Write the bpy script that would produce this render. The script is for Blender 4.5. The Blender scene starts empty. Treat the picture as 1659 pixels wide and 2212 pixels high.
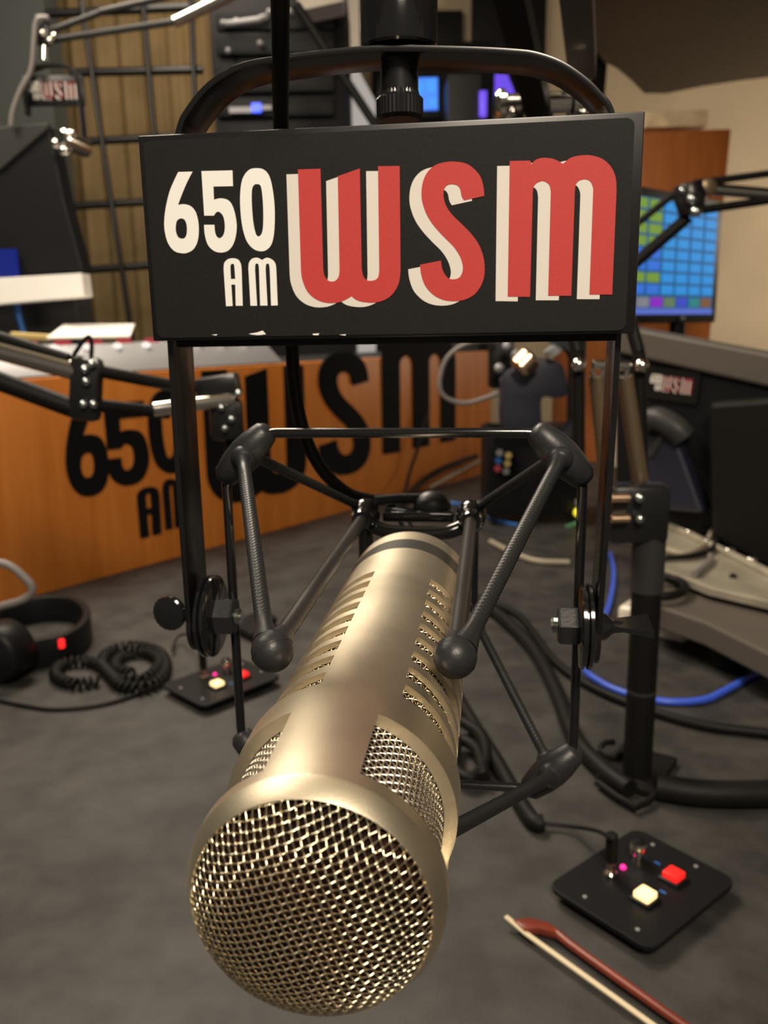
import bpy, bmesh, math, random
from mathutils import Vector as V, Matrix, noise
from mathutils.geometry import tessellate_polygon
random.seed(7)
rad = math.radians
C = bpy.context.scene.collection
SC = bpy.context.scene

# ------------------------------------------------------------ camera, light, exposure
CAMP = V((0, 0, 1.17)); FPX = 1800.0
PITCH, ROLL, YAW = rad(12.4), rad(1.0), rad(7.5)
_F = V((0, math.cos(PITCH), -math.sin(PITCH))); _U = V((0, math.sin(PITCH), math.cos(PITCH))); _R = V((1, 0, 0))
CR = _R*math.cos(ROLL) - _U*math.sin(ROLL); CU = _U*math.cos(ROLL) + _R*math.sin(ROLL)
cd = bpy.data.cameras.new('camera'); cam = bpy.data.objects.new('camera', cd); C.objects.link(cam)
cam.matrix_world = Matrix(((CR.x, CU.x, -_F.x, CAMP.x), (CR.y, CU.y, -_F.y, CAMP.y), (CR.z, CU.z, -_F.z, CAMP.z), (0, 0, 0, 1)))
cd.sensor_fit = 'VERTICAL'; cd.sensor_height = 36; cd.sensor_width = 27; cd.lens = FPX/2212*36
cd.clip_start = .01; cd.clip_end = 50
cd.dof.use_dof = True; cd.dof.focus_distance = .235; cd.dof.aperture_fstop = 18
SC.camera = cam
SC.view_settings.view_transform = 'Standard'; SC.view_settings.look = 'None'
SC.view_settings.gamma = 1; SC.view_settings.exposure = 0.0; SC.view_settings.use_curve_mapping = False
w = bpy.data.worlds.new('studio_air'); SC.world = w; w.use_nodes = True
w.node_tree.nodes['Background'].inputs[0].default_value = (1, .88, .74, 1)
w.node_tree.nodes['Background'].inputs[1].default_value = .12

def area(name, loc, target, size, power, col=(1, .87, .70), sy=None):
    l = bpy.data.lights.new(name, 'AREA'); l.energy = power; l.color = col; l.size = size
    if sy: l.shape = 'RECTANGLE'; l.size_y = sy
    o = bpy.data.objects.new(name, l); C.objects.link(o); o.location = loc
    o.rotation_euler = (V(target)-V(loc)).to_track_quat('-Z', 'Y').to_euler(); return o
area('ceiling_lamp_rear', (.16, -.78, 2.30), (-.02, .3, 1.12), .42, 34)
area('ceiling_lamp_front', (-.55, 1.75, 2.50), (-.05, .4, 1.0), .60, 30)
area('wall_fill', (2.85, 3.25, 1.75), (1.3, 4.7, 1.4), .5, 24)  # added fill out of view, brightens the beige wall and soffit
area('riser_fill', (-1.1, .9, 2.6), (-.7, 2.2, 1.0), .7, 26)  # added fill to lift the orange riser wood, no known fixture
area('ceiling_lamp_distant', (-.6, 2.9, 2.6), (-.7, 3.7, 1.0), .6, 8, (1, .86, .70))

# ------------------------------------------------------------ geometry of the view: pixel -> point
RX = V((math.cos(YAW), -math.sin(YAW), 0)); RY = V((math.sin(YAW), math.cos(YAW), 0)); RZ = V((0, 0, 1))
def ray(px, py): return CR*((px-829.5)/FPX) + CU*(-(py-1106)/FPX) + _F
def at(px, py, Y): d = ray(px, py); return CAMP + d*(Y/d.y)
DESK = .75
def onz(px, py, z=DESK): d = ray(px, py); return CAMP + d*((z-CAMP.z)/d.z)
def onp(px, py, p, n): d = ray(px, py); return CAMP + d*((p-CAMP).dot(n)/d.dot(n))
RIG = Matrix(((RX.x, RY.x, 0, CAMP.x), (RX.y, RY.y, 0, CAMP.y), (0, 0, 1, CAMP.z), (0, 0, 0, 1)))
def rg(px, py, y):          # rig-frame point (x, y, z) on the plane y = const of the microphone rig
    d = ray(px, py); k = y/d.dot(RY); return V((d.dot(RX)*k, y, d.z*k))

# ------------------------------------------------------------ materials
def mat(name, col, rough=.5, metal=0, emit=None, es=1, bump=0, bscale=200, var=0, vscale=8, coat=0, col2=None, spec=.5):
    m = bpy.data.materials.new(name); m.use_nodes = True; nt = m.node_tree; b = nt.nodes['Principled BSDF']
    b.inputs['Base Color'].default_value = (*col, 1); b.inputs['Roughness'].default_value = rough
    b.inputs['Metallic'].default_value = metal; b.inputs['Specular IOR Level'].default_value = spec; b.inputs['Coat Weight'].default_value = coat
    tc = nt.nodes.new('ShaderNodeTexCoord')
    if emit: b.inputs['Emission Color'].default_value = (*emit, 1); b.inputs['Emission Strength'].default_value = es
    if var or col2:
        n = nt.nodes.new('ShaderNodeTexNoise'); n.inputs['Scale'].default_value = vscale; n.inputs['Detail'].default_value = 6
        nt.links.new(tc.outputs['Object'], n.inputs['Vector'])
        r = nt.nodes.new('ShaderNodeValToRGB'); r.color_ramp.elements[0].position = .35; r.color_ramp.elements[1].position = .65
        c2 = col2 or tuple(min(1, c*(1+var)) for c in col); c1 = col if col2 else tuple(c*(1-var) for c in col)
        r.color_ramp.elements[0].color = (*c1, 1); r.color_ramp.elements[1].color = (*c2, 1)
        nt.links.new(n.outputs['Fac'], r.inputs['Fac']); nt.links.new(r.outputs['Color'], b.inputs['Base Color'])
    if bump:
        n2 = nt.nodes.new('ShaderNodeTexNoise'); n2.inputs['Scale'].default_value = bscale; n2.inputs['Detail'].default_value = 3
        nt.links.new(tc.outputs['Object'], n2.inputs['Vector'])
        bp = nt.nodes.new('ShaderNodeBump'); bp.inputs['Strength'].default_value = bump; bp.inputs['Distance'].default_value = .001
        nt.links.new(n2.outputs['Fac'], bp.inputs['Height']); nt.links.new(bp.outputs['Normal'], b.inputs['Normal'])
    return m
def wood(name, c1, c2, rough=.45):
    m = mat(name, c1, rough); nt = m.node_tree; b = nt.nodes['Principled BSDF']
    tc = nt.nodes.new('ShaderNodeTexCoord'); mp = nt.nodes.new('ShaderNodeMapping'); mp.inputs['Scale'].default_value = (16, 16, 1.6)
    n = nt.nodes.new('ShaderNodeTexNoise'); n.inputs['Scale'].default_value = 2.2; n.inputs['Detail'].default_value = 8; n.inputs['Distortion'].default_value = .6
    r = nt.nodes.new('ShaderNodeValToRGB'); r.color_ramp.elements[0].position = .3; r.color_ramp.elements[1].position = .72
    r.color_ramp.elements[0].color = (*c1, 1); r.color_ramp.elements[1].color = (*c2, 1)
    nt.links.new(tc.outputs['Object'], mp.inputs[0]); nt.links.new(mp.outputs[0], n.inputs['Vector'])
    nt.links.new(n.outputs['Fac'], r.inputs['Fac']); nt.links.new(r.outputs['Color'], b.inputs['Base Color']); return m
M = dict(
 nickel=mat('satin_nickel', (.76, .675, .515), .42, 1, bump=.10, bscale=3500, var=.06, vscale=70),
 wire=mat('mesh_wire', (.74, .64, .46), .22, 1),
 wire2=mat('mesh_wire_pale', (.88, .82, .70), .25, 1),
 core=mat('mesh_backing', (.006, .0035, .003), .9, col2=(.030, .011, .008), vscale=60, spec=.1),
 band=mat('dark_band', (.12, .115, .10), .38, .8),
 gloss=mat('black_enamel', (.008, .008, .009), .12, coat=.5),
 black=mat('black_paint', (.010, .010, .011), .30),
 matte=mat('black_matte', (.0065, .006, .0055), .55, spec=.18),
 strap=mat('black_strap_metal', (.008, .0075, .0075), .24),
 rubber=mat('black_rubber', (.020, .020, .022), .40, bump=.12, bscale=700, spec=.4),
 rod=mat('grey_rubber_rod', (.023, .021, .0195), .40, bump=.10, bscale=700, spec=.35),
 braid=mat('braided_elastic', (.016, .017, .018), .42, spec=.4),
 zinc=mat('zinc_screw', (.62, .68, .68), .22, 1),
 chrome=mat('chrome', (.75, .72, .66), .13, 1),
 tan=mat('tan_tube', (.22, .16, .10), .35, .7),
 copper=mat('copper_pin', (.85, .60, .40), .25, 1),
 signface=mat('sign_black', (.0085, .0080, .0075), .62, spec=.25, bump=.10, bscale=3000, var=.30, vscale=2500),
 signedge=mat('sign_edge', (.007, .007, .008), .35),
 white=mat('print_white', (.90, .89, .84), .6),
 cream=mat('print_cream', (.74, .70, .64), .6),
 red=mat('print_red', (.52, .040, .036), .6, var=.08, vscale=2500),
 panelblack=mat('letter_black', (.006, .006, .007), .7, spec=.12),
 desk=mat('desk_laminate', (.0155, .0143, .0132), .60, col2=(.040, .0372, .0345), vscale=26, bump=.2, bscale=500),
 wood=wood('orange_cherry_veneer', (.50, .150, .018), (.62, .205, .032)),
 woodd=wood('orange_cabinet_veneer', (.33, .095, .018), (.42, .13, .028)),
 wall=mat('beige_plaster', (.50, .40, .27), .8, var=.06, vscale=3),
 walld=mat('dark_plaster', (.12, .115, .10), .8, var=.1, vscale=3),
 greywall=mat('grey_green_wall', (.085, .095, .09), .8),
 soffit=mat('brown_acoustic_panel', (.15, .115, .072), .9, bump=.6, bscale=60, var=.12, vscale=40),
 ceil=mat('ceiling_paint', (.45, .40, .30), .9),
 curtain=mat('gold_curtain', (.17, .115, .045), .8, col2=(.23, .155, .065), vscale=5),
 floor=mat('floor_carpet', (.04, .035, .03), .9, var=.3, vscale=60),
 plastic=mat('black_plastic', (.007, .007, .008), .45, spec=.2, bump=.2, bscale=800),
 dgrey=mat('dark_grey_plastic', (.030, .029, .029), .45, spec=.3),
 navy=mat('navy_leatherette', (.012, .013, .026), .5),
 grey=mat('grey_metal', (.30, .30, .31), .45, .3),
 mgrey=mat('grey_sheet_metal', (.42, .38, .30), .4, .5, var=.15, vscale=30),
 lid=mat('grey_brown_case', (.085, .072, .060), .5),
 paper=mat('white_paper', (.88, .85, .80), .7),
 ivory=mat('ivory_plastic', (.72, .66, .54), .30, coat=.4),
 oldpaper=mat('cream_papers', (.78, .62, .38), .8, var=.15, vscale=25),
 pillar=mat('white_column', (.62, .56, .48), .7),
 blue=mat('blue_cable', (.04, .10, .62), .4),
 bluedim=mat('blue_wire', (.02, .12, .40), .5),
 greyc=mat('grey_cable', (.18, .16, .15), .5),
 tanc=mat('beige_cable', (.30, .26, .19), .5),
 ashwood=mat('yellow_pencil', (.55, .42, .15), .5),
 hair=mat('bow_hair', (.66, .56, .38), .5),
 bow=mat('bow_stick_wood', (.16, .030, .016), .28, var=.2, vscale=20),
 markred=mat('red_mark_glow', (.5, .01, .01), .4, emit=(1, .02, .02), es=1.3),
 btnred=mat('button_red', (.6, .02, .02), .3, emit=(1, .015, .01), es=.85),
 btnyel=mat('button_lit_yellow', (.8, .6, .3), .3, emit=(1, .72, .30), es=1.6),
 ledpink=mat('led_pink', (.6, .02, .2), .3, emit=(1, .02, .28), es=1.5),
 ledblue=mat('led_blue', (.05, .05, .6), .3, emit=(.05, .10, 1), es=2.2),
 ledyel=mat('led_yellow', (.7, .6, .05), .3, emit=(.9, .75, .03), es=1.0),
 scrblue=mat('screen_blue', (.02, .2, .6), .3, emit=(.03, .17, .90), es=.9),
 purple=mat('purple_light', (.1, .05, .5), .4, emit=(.16, .08, .85), es=.9),
 green=mat('green_sleeve', (.04, .16, .06), .5),
)
def flat(name, c, es=.9):
    if name not in M: M[name] = mat(name, tuple(x*.08 for x in c), .5, emit=c, es=es, spec=.1)
    return M[name]

# ------------------------------------------------------------ mesh helpers
class MB:
    def __init__(s): s.v = []; s.f = []
    def add(s, vs, fs):
        k = len(s.v); s.v += [V(p) for p in vs]; s.f += [tuple(i+k for i in f) for f in fs]; return s
    def box(s, c, size, rot=None):
        c = V(c); a, b, d = [x/2 for x in size]; R = rot or Matrix.Identity(3)
        vs = [c + R @ V((x*a, y*b, z*d)) for x in (-1, 1) for y in (-1, 1) for z in (-1, 1)]
        return s.add(vs, [(0, 1, 3, 2), (4, 6, 7, 5), (0, 4, 5, 1), (2, 3, 7, 6), (0, 2, 6, 4), (1, 5, 7, 3)])
    def hexa(s, q, d):          # quad q (4 points) pushed by vector d
        q = [V(p) for p in q]; vs = q + [p+V(d) for p in q]
        return s.add(vs, [(0, 1, 2, 3), (7, 6, 5, 4), (0, 4, 5, 1), (1, 5, 6, 2), (2, 6, 7, 3), (3, 7, 4, 0)])
    def prism(s, loops, d):     # loops of 3-D points (first outer, rest holes), pushed by d
        d = V(d); allp = [V(p) for l in loops for p in l]; n = len(allp)
        tris = tessellate_polygon([[V(p) for p in l] for l in loops])
        fs = [tuple(t) for t in tris] + [tuple(i+n for i in reversed(t)) for t in tris]
        k = 0
        for l in loops:
            m = len(l); fs += [(k+i, k+(i+1) % m, n+k+(i+1) % m, n+k+i) for i in range(m)]; k += m
        return s.add(allp + [p+d for p in allp], fs)
    def tube(s, pts, r, n=12, cap=True, closed=False, flatten=None):
        pts = [V(p) for p in pts]; m = len(pts); rs = r if isinstance(r, (list, tuple)) else [r]*m
        T = []
        for i in range(m):
            a = pts[i-1] if (i or closed) else pts[0]; b = pts[(i+1) % m] if (i < m-1 or closed) else pts[-1]
            t = (b-a); T.append(t.normalized() if t.length > 1e-9 else V((0, 0, 1)))
        up = V((0, 0, 1)) if abs(T[0].z) < .9 else V((1, 0, 0))
        N = (up - T[0]*up.dot(T[0])).normalized(); vs = []
        for i in range(m):
            N = (N - T[i]*N.dot(T[i])); N = N.normalized() if N.length > 1e-9 else T[i].orthogonal().normalized()
            B = T[i].cross(N)
            for k in range(n):
                a = 2*math.pi*k/n; vs.append(pts[i] + (N*math.cos(a) + B*math.sin(a))*rs[i])
        fs = [(i*n+k, i*n+(k+1) % n, (i+1)*n+(k+1) % n, (i+1)*n+k) for i in range(m-1) for k in range(n)]
        if closed: fs += [((m-1)*n+k, (m-1)*n+(k+1) % n, (k+1) % n, k) for k in range(n)]
        elif cap: fs += [tuple(reversed(range(n))), tuple(range((m-1)*n, m*n))]
        return s.add(vs, fs)
    def lathe(s, prof, o, ax, n=48, rip=None):   # prof: (distance along ax, radius)
        o = V(o); ax = V(ax).normalized(); a = ax.orthogonal().normalized(); b = ax.cross(a); vs = []
        for i, (t, r) in enumerate(prof):
            for k in range(n):
                rr = r*(1 + (rip if rip and k % 2 and r > 1e-6 else 0)) if rip else r
                an = 2*math.pi*k/n; vs.append(o + ax*t + (a*math.cos(an) + b*math.sin(an))*rr)
        m = len(prof)
        fs = [(i*n+k, i*n+(k+1) % n, (i+1)*n+(k+1) % n, (i+1)*n+k) for i in range(m-1) for k in range(n)]
        fs += [tuple(reversed(range(n))), tuple(range((m-1)*n, m*n))]
        return s.add(vs, fs)
    def cyl(s, a, b, r, n=24, bev=0):
        a = V(a); b = V(b); L = (b-a).length
        pr = [(0, r), (L, r)] if not bev else [(0, r-bev), (bev, r), (L-bev, r), (L, r-bev)]
        return s.lathe(pr, a, b-a, n)
    def ball(s, c, r, sc=(1, 1, 1), nu=20, nv=12):
        c = V(c); vs = []
        for j in range(nv+1):
            p = math.pi*j/nv
            for i in range(nu):
                t = 2*math.pi*i/nu; vs.append(c + V((math.sin(p)*math.cos(t)*r*sc[0], math.sin(p)*math.sin(t)*r*sc[1], math.cos(p)*r*sc[2])))
        return s.add(vs, [(j*nu+i, (j+1)*nu+i, (j+1)*nu+(i+1) % nu, j*nu+(i+1) % nu) for j in range(nv) for i in range(nu)])
    def strip(s, path, wdir, w, t):     # flat bar: path points, width vector direction, width, thickness
        path = [V(p) for p in path]; wd = V(wdir).normalized()*w/2; m = len(path); vs = []
        for i in range(m):
            T = (path[min(i+1, m-1)] - path[max(i-1, 0)]).normalized(); N = wd.normalized().cross(T)*t/2
            vs += [path[i]-wd-N, path[i]+wd-N, path[i]+wd+N, path[i]-wd+N]
        fs = [(i*4+k, i*4+(k+1) % 4, (i+1)*4+(k+1) % 4, (i+1)*4+k) for i in range(m-1) for k in range(4)]
        fs += [(3, 2, 1, 0), tuple(range((m-1)*4, m*4))]
        return s.add(vs, fs)
    def build(s, name, m, parent=None, xf=None, origin=None, smooth=35, bevel=0, seg=2):
        vs = [xf @ p for p in s.v] if xf else s.v
        o0 = V(origin) if origin is not None else (PW(parent) if parent else sum(vs, V())/len(vs))
        me = bpy.data.meshes.new(name); me.from_pydata([p-o0 for p in vs], [], s.f)
        bm = bmesh.new(); bm.from_mesh(me); bmesh.ops.recalc_face_normals(bm, faces=bm.faces)
        if bevel:
            bmesh.ops.bevel(bm, geom=[e for e in bm.edges if len(e.link_faces) == 2 and e.calc_face_angle(0) > .5], offset=bevel, segments=seg, profile=.5, affect='EDGES', clamp_overlap=True)
        bm.to_mesh(me); bm.free()
        if smooth:
            for p in me.polygons: p.use_smooth = True
            me.set_sharp_from_angle(angle=rad(smooth))
        me.materials.append(m if not isinstance(m, str) else M[m])
        ob = bpy.data.objects.new(name, me); C.objects.link(ob)
        if parent: ob.parent = parent; ob.location = o0 - PW(parent)
        else: ob.location = o0
        return ob
def PW(o):
    p = V(o.location)
    while o.parent: o = o.parent; p += V(o.location)
    return p
def tag(o, label=None, cat=None, group=None, kind=None):
    if label: o['label'] = label
    if cat: o['category'] = cat
    if group: o['group'] = group
    if kind: o['kind'] = kind
    return o
def thing(name, label, cat, loc, group=None):
    o = bpy.data.objects.new(name, None); C.objects.link(o); o.location = V(loc); o.empty_display_size = .02
    return tag(o, label, cat, group)
def struct(name, mb, m, **k): return tag(mb.build(name, m, **k), kind='structure')
def spline(pts, n=8, closed=False):
    pts = [V(p) for p in pts]; m = len(pts); out = []
    rng = range(m) if closed else range(m-1)
    for i in rng:
        if closed: p0, p1, p2, p3 = pts[i-1], pts[i], pts[(i+1) % m], pts[(i+2) % m]
        else: p0, p1, p2, p3 = pts[max(i-1, 0)], pts[i], pts[i+1], pts[min(i+2, m-1)]
        for k in range(n):
            t = k/n; out.append(.5*((2*p1) + (p2-p0)*t + (2*p0-5*p1+4*p2-p3)*t*t + (-p0+3*p1-3*p2+p3)*t**3))
    if not closed: out.append(pts[-1])
    return out

# ------------------------------------------------------------ the setting
struct('floor', MB().box((0, 1.8, -.01), (7, 7, .02)), 'floor')
struct('ceiling', MB().box((0, 2.0, 2.87), (7, 7, .1)), 'ceil')
struct('wall_back', MB().box((0, 4.75, 1.4), (7, .1, 3)), 'wall')
struct('wall_left', MB().box((-2.55, 2.2, 1.4), (.1, 5.2, 3)), 'greywall')
struct('wall_right', MB().box((3.1, 2.2, 1.4), (.1, 5.2, 3)), 'wall')
struct('trim_pillar', MB().hexa([(at(-500,100,3.5).x, 3.5, 0), (at(103,100,3.5).x, 3.5, 0), (at(103,100,3.5).x, 3.5, 2.8), (at(-500,100,3.5).x, 3.5, 2.8)], (0, .15, 0)), 'greywall')
# soffit with a wavy front edge
SZ = 2.08
edge = [(1190, -60), (1222, 40), (1252, 92), (1290, 128), (1330, 146), (1362, 172), (1392, 202), (1440, 202), (1520, 186), (1600, 174), (1720, 160)]
loop = [onz(x, y, SZ) for x, y in edge]
loop += [V((3.0, loop[-1].y, SZ)), V((3.0, .6, SZ)), V((loop[0].x, .6, SZ))]
struct('trim_soffit', MB().prism([loop], (0, 0, .75)), 'soffit')

# ------------------------------------------------------------ desk
def quadz(pts, z0, z1): return [V((p[0], p[1], z1)) for p in pts], V((0, 0, z0-z1))
t = thing('studio_desk', 'dark grey mottled laminate desk under the microphones', 'desk', (0.2, 1.2, 0))
MB().box((.45, 1.15, DESK-.02), (3.6, 2.9, .04)).build('desktop', 'desk', t, bevel=.003)
for x in (-1.1, 2.0):
    MB().box((x, 1.15, .355), (.06, 2.5, .71)).build('desk_leg', 'plastic', t)

# ------------------------------------------------------------ glyphs, digitised in two frames, mapped to metres about the sign's centre
SY_ = .2979; SCX, SCZ = -.0378, .0320
def ga(p): q = rg(280+p[0]/2.6758, 230+p[1]/2.6758, SY_); return (q.x-SCX, q.z-SCZ)
def gb(p): q = rg(830+p[0]/2.8119, 230+p[1]/2.8119, SY_); return (q.x-SCX, q.z-SCZ)
def gl(pts, fn):            # 3-tuples are corners, the runs between them are smoothed
    n = len(pts); cor = [i for i in range(n) if len(pts[i]) == 3]
    P = [V((*fn(p[:2]), 0)) for p in pts]
    if not cor: return [(p.x, p.y) for p in spline(P, 5, True)]
    out = []
    for a_, i in enumerate(cor):
        j = cor[(a_+1) % len(cor)]; run = [P[k % n] for k in range(i, (j if j > i else j+n)+1)]
        out += run[:1] if len(run) == 2 else spline(run, 5)[:-1]
    return [(p.x, p.y) for p in out]
c = 1
G6 = [[(284,380,c),(367,378,c),(335,440),(305,510),(283,570,c),(320,566),(360,580),(388,620),(402,690),(398,770),(375,822),(340,845),(304,849),(260,835),(225,790),(206,720),(204,650),(215,570),(235,490),(260,430)],
      [(300,648),(322,658),(333,690),(333,735),(322,760),(303,765),(283,755),(271,725),(270,690),(278,660)]]
G5 = [[(418,375,c),(597,371,c),(600,462,c),(487,464,c),(490,540,c),(530,532),(575,545),(603,590),(620,670),(618,740),(600,800),(570,835),(530,845),(490,835),(455,800),(437,740),(433,685,c),(493,685,c),(497,730),(510,757),(530,760),(548,735),(553,690),(545,640),(525,613),(505,612),(490,632,c),(434,632,c)]]
G0 = [[(735,358),(780,368),(812,410),(832,500),(841,610),(838,720),(825,790),(800,825),(765,838),(720,825),(680,780),(655,700),(643,600),(642,500),(655,420),(690,370)],
      [(737,450),(755,455),(765,480),(773,560),(775,650),(772,710),(763,740),(748,752),(733,740),(720,690),(712,620),(708,540),(710,480),(722,455)]]
GA = [[(560,1155,c),(546,940,c),(550,905),(570,884),(598,878),(628,885),(645,910),(650,950,c),(656,1152,c),(616,1152,c),(613,1030,c),(590,1030,c),(598,1153,c)],
      [(588,998,c),(585,935),(588,915),(597,910),(606,915),(609,940),(613,997,c)]]
GM = [[(701,1152,c),(689,940,c),(692,905),(710,881),(740,875),(768,888,c),(795,875),(825,885),(845,910),(850,950,c),(858,1150,c),(820,1151,c),(812,940,c),(808,914),(799,908),(791,915),(788,940,c),(799,1151,c),(757,1151,c),(750,940,c),(747,915),(738,908),(729,915),(727,945,c),(739,1152,c)]]
GW = [[(975,366,c),(1105,362,c),(1121,940,c),(1128,978),(1145,1003),(1165,1012),(1190,1008),(1209,985),(1215,950,c),(1205,405,c),(1332,360,c),(1343,940,c),(1352,980),(1370,1003),(1392,1008),(1420,1003),(1438,985),(1444,950,c),(1437,347,c),(1562,346,c),(1567,950,c),(1557,1020),(1525,1080),(1475,1118),(1415,1134),(1350,1130),(1310,1117),(1285,1097,c),(1245,1120),(1200,1134),(1140,1135),(1080,1115),(1030,1070),(1000,1000),(992,940,c)]]
GS = [[(608,545,c),(485,572,c),(470,545),(462,505),(445,482),(415,474),(385,480),(365,505),(361,550),(377,605),(410,655),(460,705),(520,765),(570,832),(600,905),(610,980),(600,1060),(560,1130),(500,1170),(430,1183),(360,1175),(300,1145),(250,1090),(225,1020),(218,962,c),(345,937,c),(350,975),(365,1015),(390,1043),(420,1050),(455,1040),(475,1005),(476,960),(457,905),(420,850),(370,800),(310,735),(265,670),(237,600),(227,540),(233,470),(257,410),(300,365),(360,342),(430,337),(500,350),(550,385),(585,430),(602,485)]]
GN = [[(762,333,c),(886,331,c),(893,352,c),(922,325),(970,314),(1030,322),(1085,350,c),(1130,315),(1190,300),(1260,300),(1330,325),(1380,375),(1405,440),(1409,520,c),(1383,1143,c),(1245,1143,c),(1268,520,c),(1266,490),(1250,457),(1220,444),(1185,452),(1164,475),(1157,510,c),(1135,1150,c),(995,1150,c),(1011,520,c),(1001,477),(965,455),(930,465),(909,487),(902,520,c),(885,1157,c),(750,1155,c)]]
SMALL = [(k, [gl(l, ga) for l in g]) for k, g in (('digit', G6), ('digit', G5), ('digit', G0), ('letter', GA), ('letter', GM))]
BIG = [('letter', [gl(l, f) for l in g]) for g, f in ((GW, ga), (GS, gb), (GN, gb))]
SHX, SHZ = -.00410, -.00140
def glyphs(parent, fn, n, th, ms, mbig, msh=None, bevel=0, single=False):
    """fn maps (u, v) in sign metres to a world point; n is the outward normal"""
    n = V(n).normalized()
    def one(name, loops, off, t, m):
        MB().prism([[fn(u, v) + n*off for u, v in l] for l in loops], n*t).build(name, m, parent, smooth=0)
    for k, l in SMALL: one(k, l, 0, th, ms)
    for k, l in BIG:
        if msh: one('letter_shadow', [[(u+SHX, v+SHZ) for u, v in q] for q in l], 0, th, msh)
        one(k, l, th*1.05 if msh else 0, th*.8 if msh else th, mbig)

# ------------------------------------------------------------ the microphone
MX, MY, MZ = -.03455, .14002, -.11169        # front centre in the rig frame, axis along +y
def cp(th, s, r): t_ = rad(th); return V((MX+math.sin(t_)*r, MY+s, MZ+math.cos(t_)*r))
mic = thing('broadcast_microphone', 'champagne metal broadcast microphone with domed mesh front, pointing at the viewer', 'microphone', RIG @ V((MX, MY+.1, MZ)))
def shell(r0_, th_, s0, s1, holes, step=4, r1_=None):
    rr = lambda q: r0_ + ((r1_ or r0_)-r0_)*(q-s0)/(s1-s0)
    mb = MB(); ths = set(range(-180, 181, step)); ss = {s0, s1}
    for a0, a1, b0, b1 in holes: ths |= {a0, a1}; ss |= {b0, b1}
    k = 0
    base = sorted(ss)
    for u, v in zip(base, base[1:]):
        m = max(1, int((v-u)/.006)); ss |= {u+(v-u)*i/m for i in range(m)}
    ths = sorted(ths); ss = sorted(ss)
    inh = lambda t_, s_: any(a0 < t_ < a1 and b0 < s_ < b1 for a0, a1, b0, b1 in holes)
    for i in range(len(ths)-1):
        for j in range(len(ss)-1):
            if inh((ths[i]+ths[i+1])/2, (ss[j]+ss[j+1])/2): continue
            mb.add([cp(ths[i], ss[j], rr(ss[j])), cp(ths[i+1], ss[j], rr(ss[j])), cp(ths[i+1], ss[j+1], rr(ss[j+1])), cp(ths[i], ss[j+1], rr(ss[j+1]))], [(0, 1, 2, 3)])
    for a0, a1, b0, b1 in holes:
        tt = [x for x in ths if a0 <= x <= a1]
        for s_ in (b0, b1):
            for u, v in zip(tt, tt[1:]): mb.add([cp(u, s_, rr(s_)), cp(v, s_, rr(s_)), cp(v, s_, rr(s_)-th_), cp(u, s_, rr(s_)-th_)], [(0, 1, 2, 3)])
        for a_ in (a0, a1): mb.add([cp(a_, b0, rr(b0)), cp(a_, b1, rr(b1)), cp(a_, b1, rr(b1)-th_), cp(a_, b0, rr(b0)-th_)], [(0, 1, 2, 3)])
    return mb
def merged(ob, d=1e-5):
    bm = bmesh.new(); bm.from_mesh(ob.data); bmesh.ops.remove_doubles(bm, verts=bm.verts, dist=d)
    bmesh.ops.recalc_face_normals(bm, faces=bm.faces); bm.to_mesh(ob.data); bm.free()
    ob.data.set_sharp_from_angle(angle=rad(30)); return ob
RH, RB, RS = .02690, .02630, .02790
wins = [(20, 112, .0088, .034), (-115, -23, .0088, .034)]
merged(shell(RH, .0031, .0050, .0462, wins, r1_=RS).build('head_housing', 'nickel', mic, xf=RIG))
slots = []
for i in range(9):
    s_ = .0508 + .0115*i
    slots += [(30, 100, s_, s_+.0070), (-86, -16, s_, s_+.0070)]
merged(shell(RB, .0016, .0462, .1795, slots).build('body_tube', 'nickel', mic, xf=RIG))
mb = MB()
mb.lathe([(.0050, RH), (.0044, RH-.0001), (.0004, RH-.0022), (0, RH-.0025), (.0003, RH-.0029), (.004, RH-.0031), (.0048, RH-.0031), (.0050, RH)][::-1], (MX, MY, MZ), (0, 1, 0), 96)
mb.f = mb.f[:-2]
mb.build('front_rim', 'nickel', mic, xf=RIG, smooth=24)
MB().lathe([(.0462, RS), (.0467, RS-.0004), (.0469, RB-.0002)], (MX, MY, MZ), (0, 1, 0), 96).build('seam_ring', 'band', mic, xf=RIG)
MB().lathe([(.1795, RB+.0001), (.1935, RB+.0001)], (MX, MY, MZ), (0, 1, 0), 96).build('dark_band', 'band', mic, xf=RIG)
MB().lathe([(.1935, RB), (.2065, RB), (.2085, RB-.002), (.2085, .004)], (MX, MY, MZ), (0, 1, 0), 96).build('rear_cap', 'nickel', mic, xf=RIG)
MB().lathe([(.0035, .0215), (.178, .0215)], (MX, MY, MZ), (0, 1, 0), 64).build('inner_core', 'core', mic, xf=RIG)
def weave(fn, nu, nv, amp, r, sub=5, inside=None, n=5):
    mb = MB()
    for fam in (0, 1):
        for j in range((nv if fam == 0 else nu)+1):
            run = []
            for k in range((nu if fam == 0 else nv)*sub+1):
                x = k/sub; u, v = (x, j) if fam == 0 else (j, x)
                h = amp*math.cos(math.pi*(x+j))*(1 if fam == 0 else -1)
                if inside and not inside(u, v):
                    if len(run) > 3: mb.tube(run, r, n)
                    run = []; continue
                run.append(fn(u, v, h))
            if len(run) > 3: mb.tube(run, r, n)
    return mb
DPX, DPZ, DR, DH, DROT = .00149, .00149, .0249, .0086, rad(19)
NX, NZ = 34, 34
def dome(u, v, h):
    a, b = (u-NX/2)*DPX, (v-NZ/2)*DPZ; a, b = a*math.cos(DROT)-b*math.sin(DROT), a*math.sin(DROT)+b*math.cos(DROT)
    q = min(1, math.hypot(a, b)/DR)
    return V((MX+a, MY + .0015 - DH*(1-q**4) - h, MZ+b))
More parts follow.
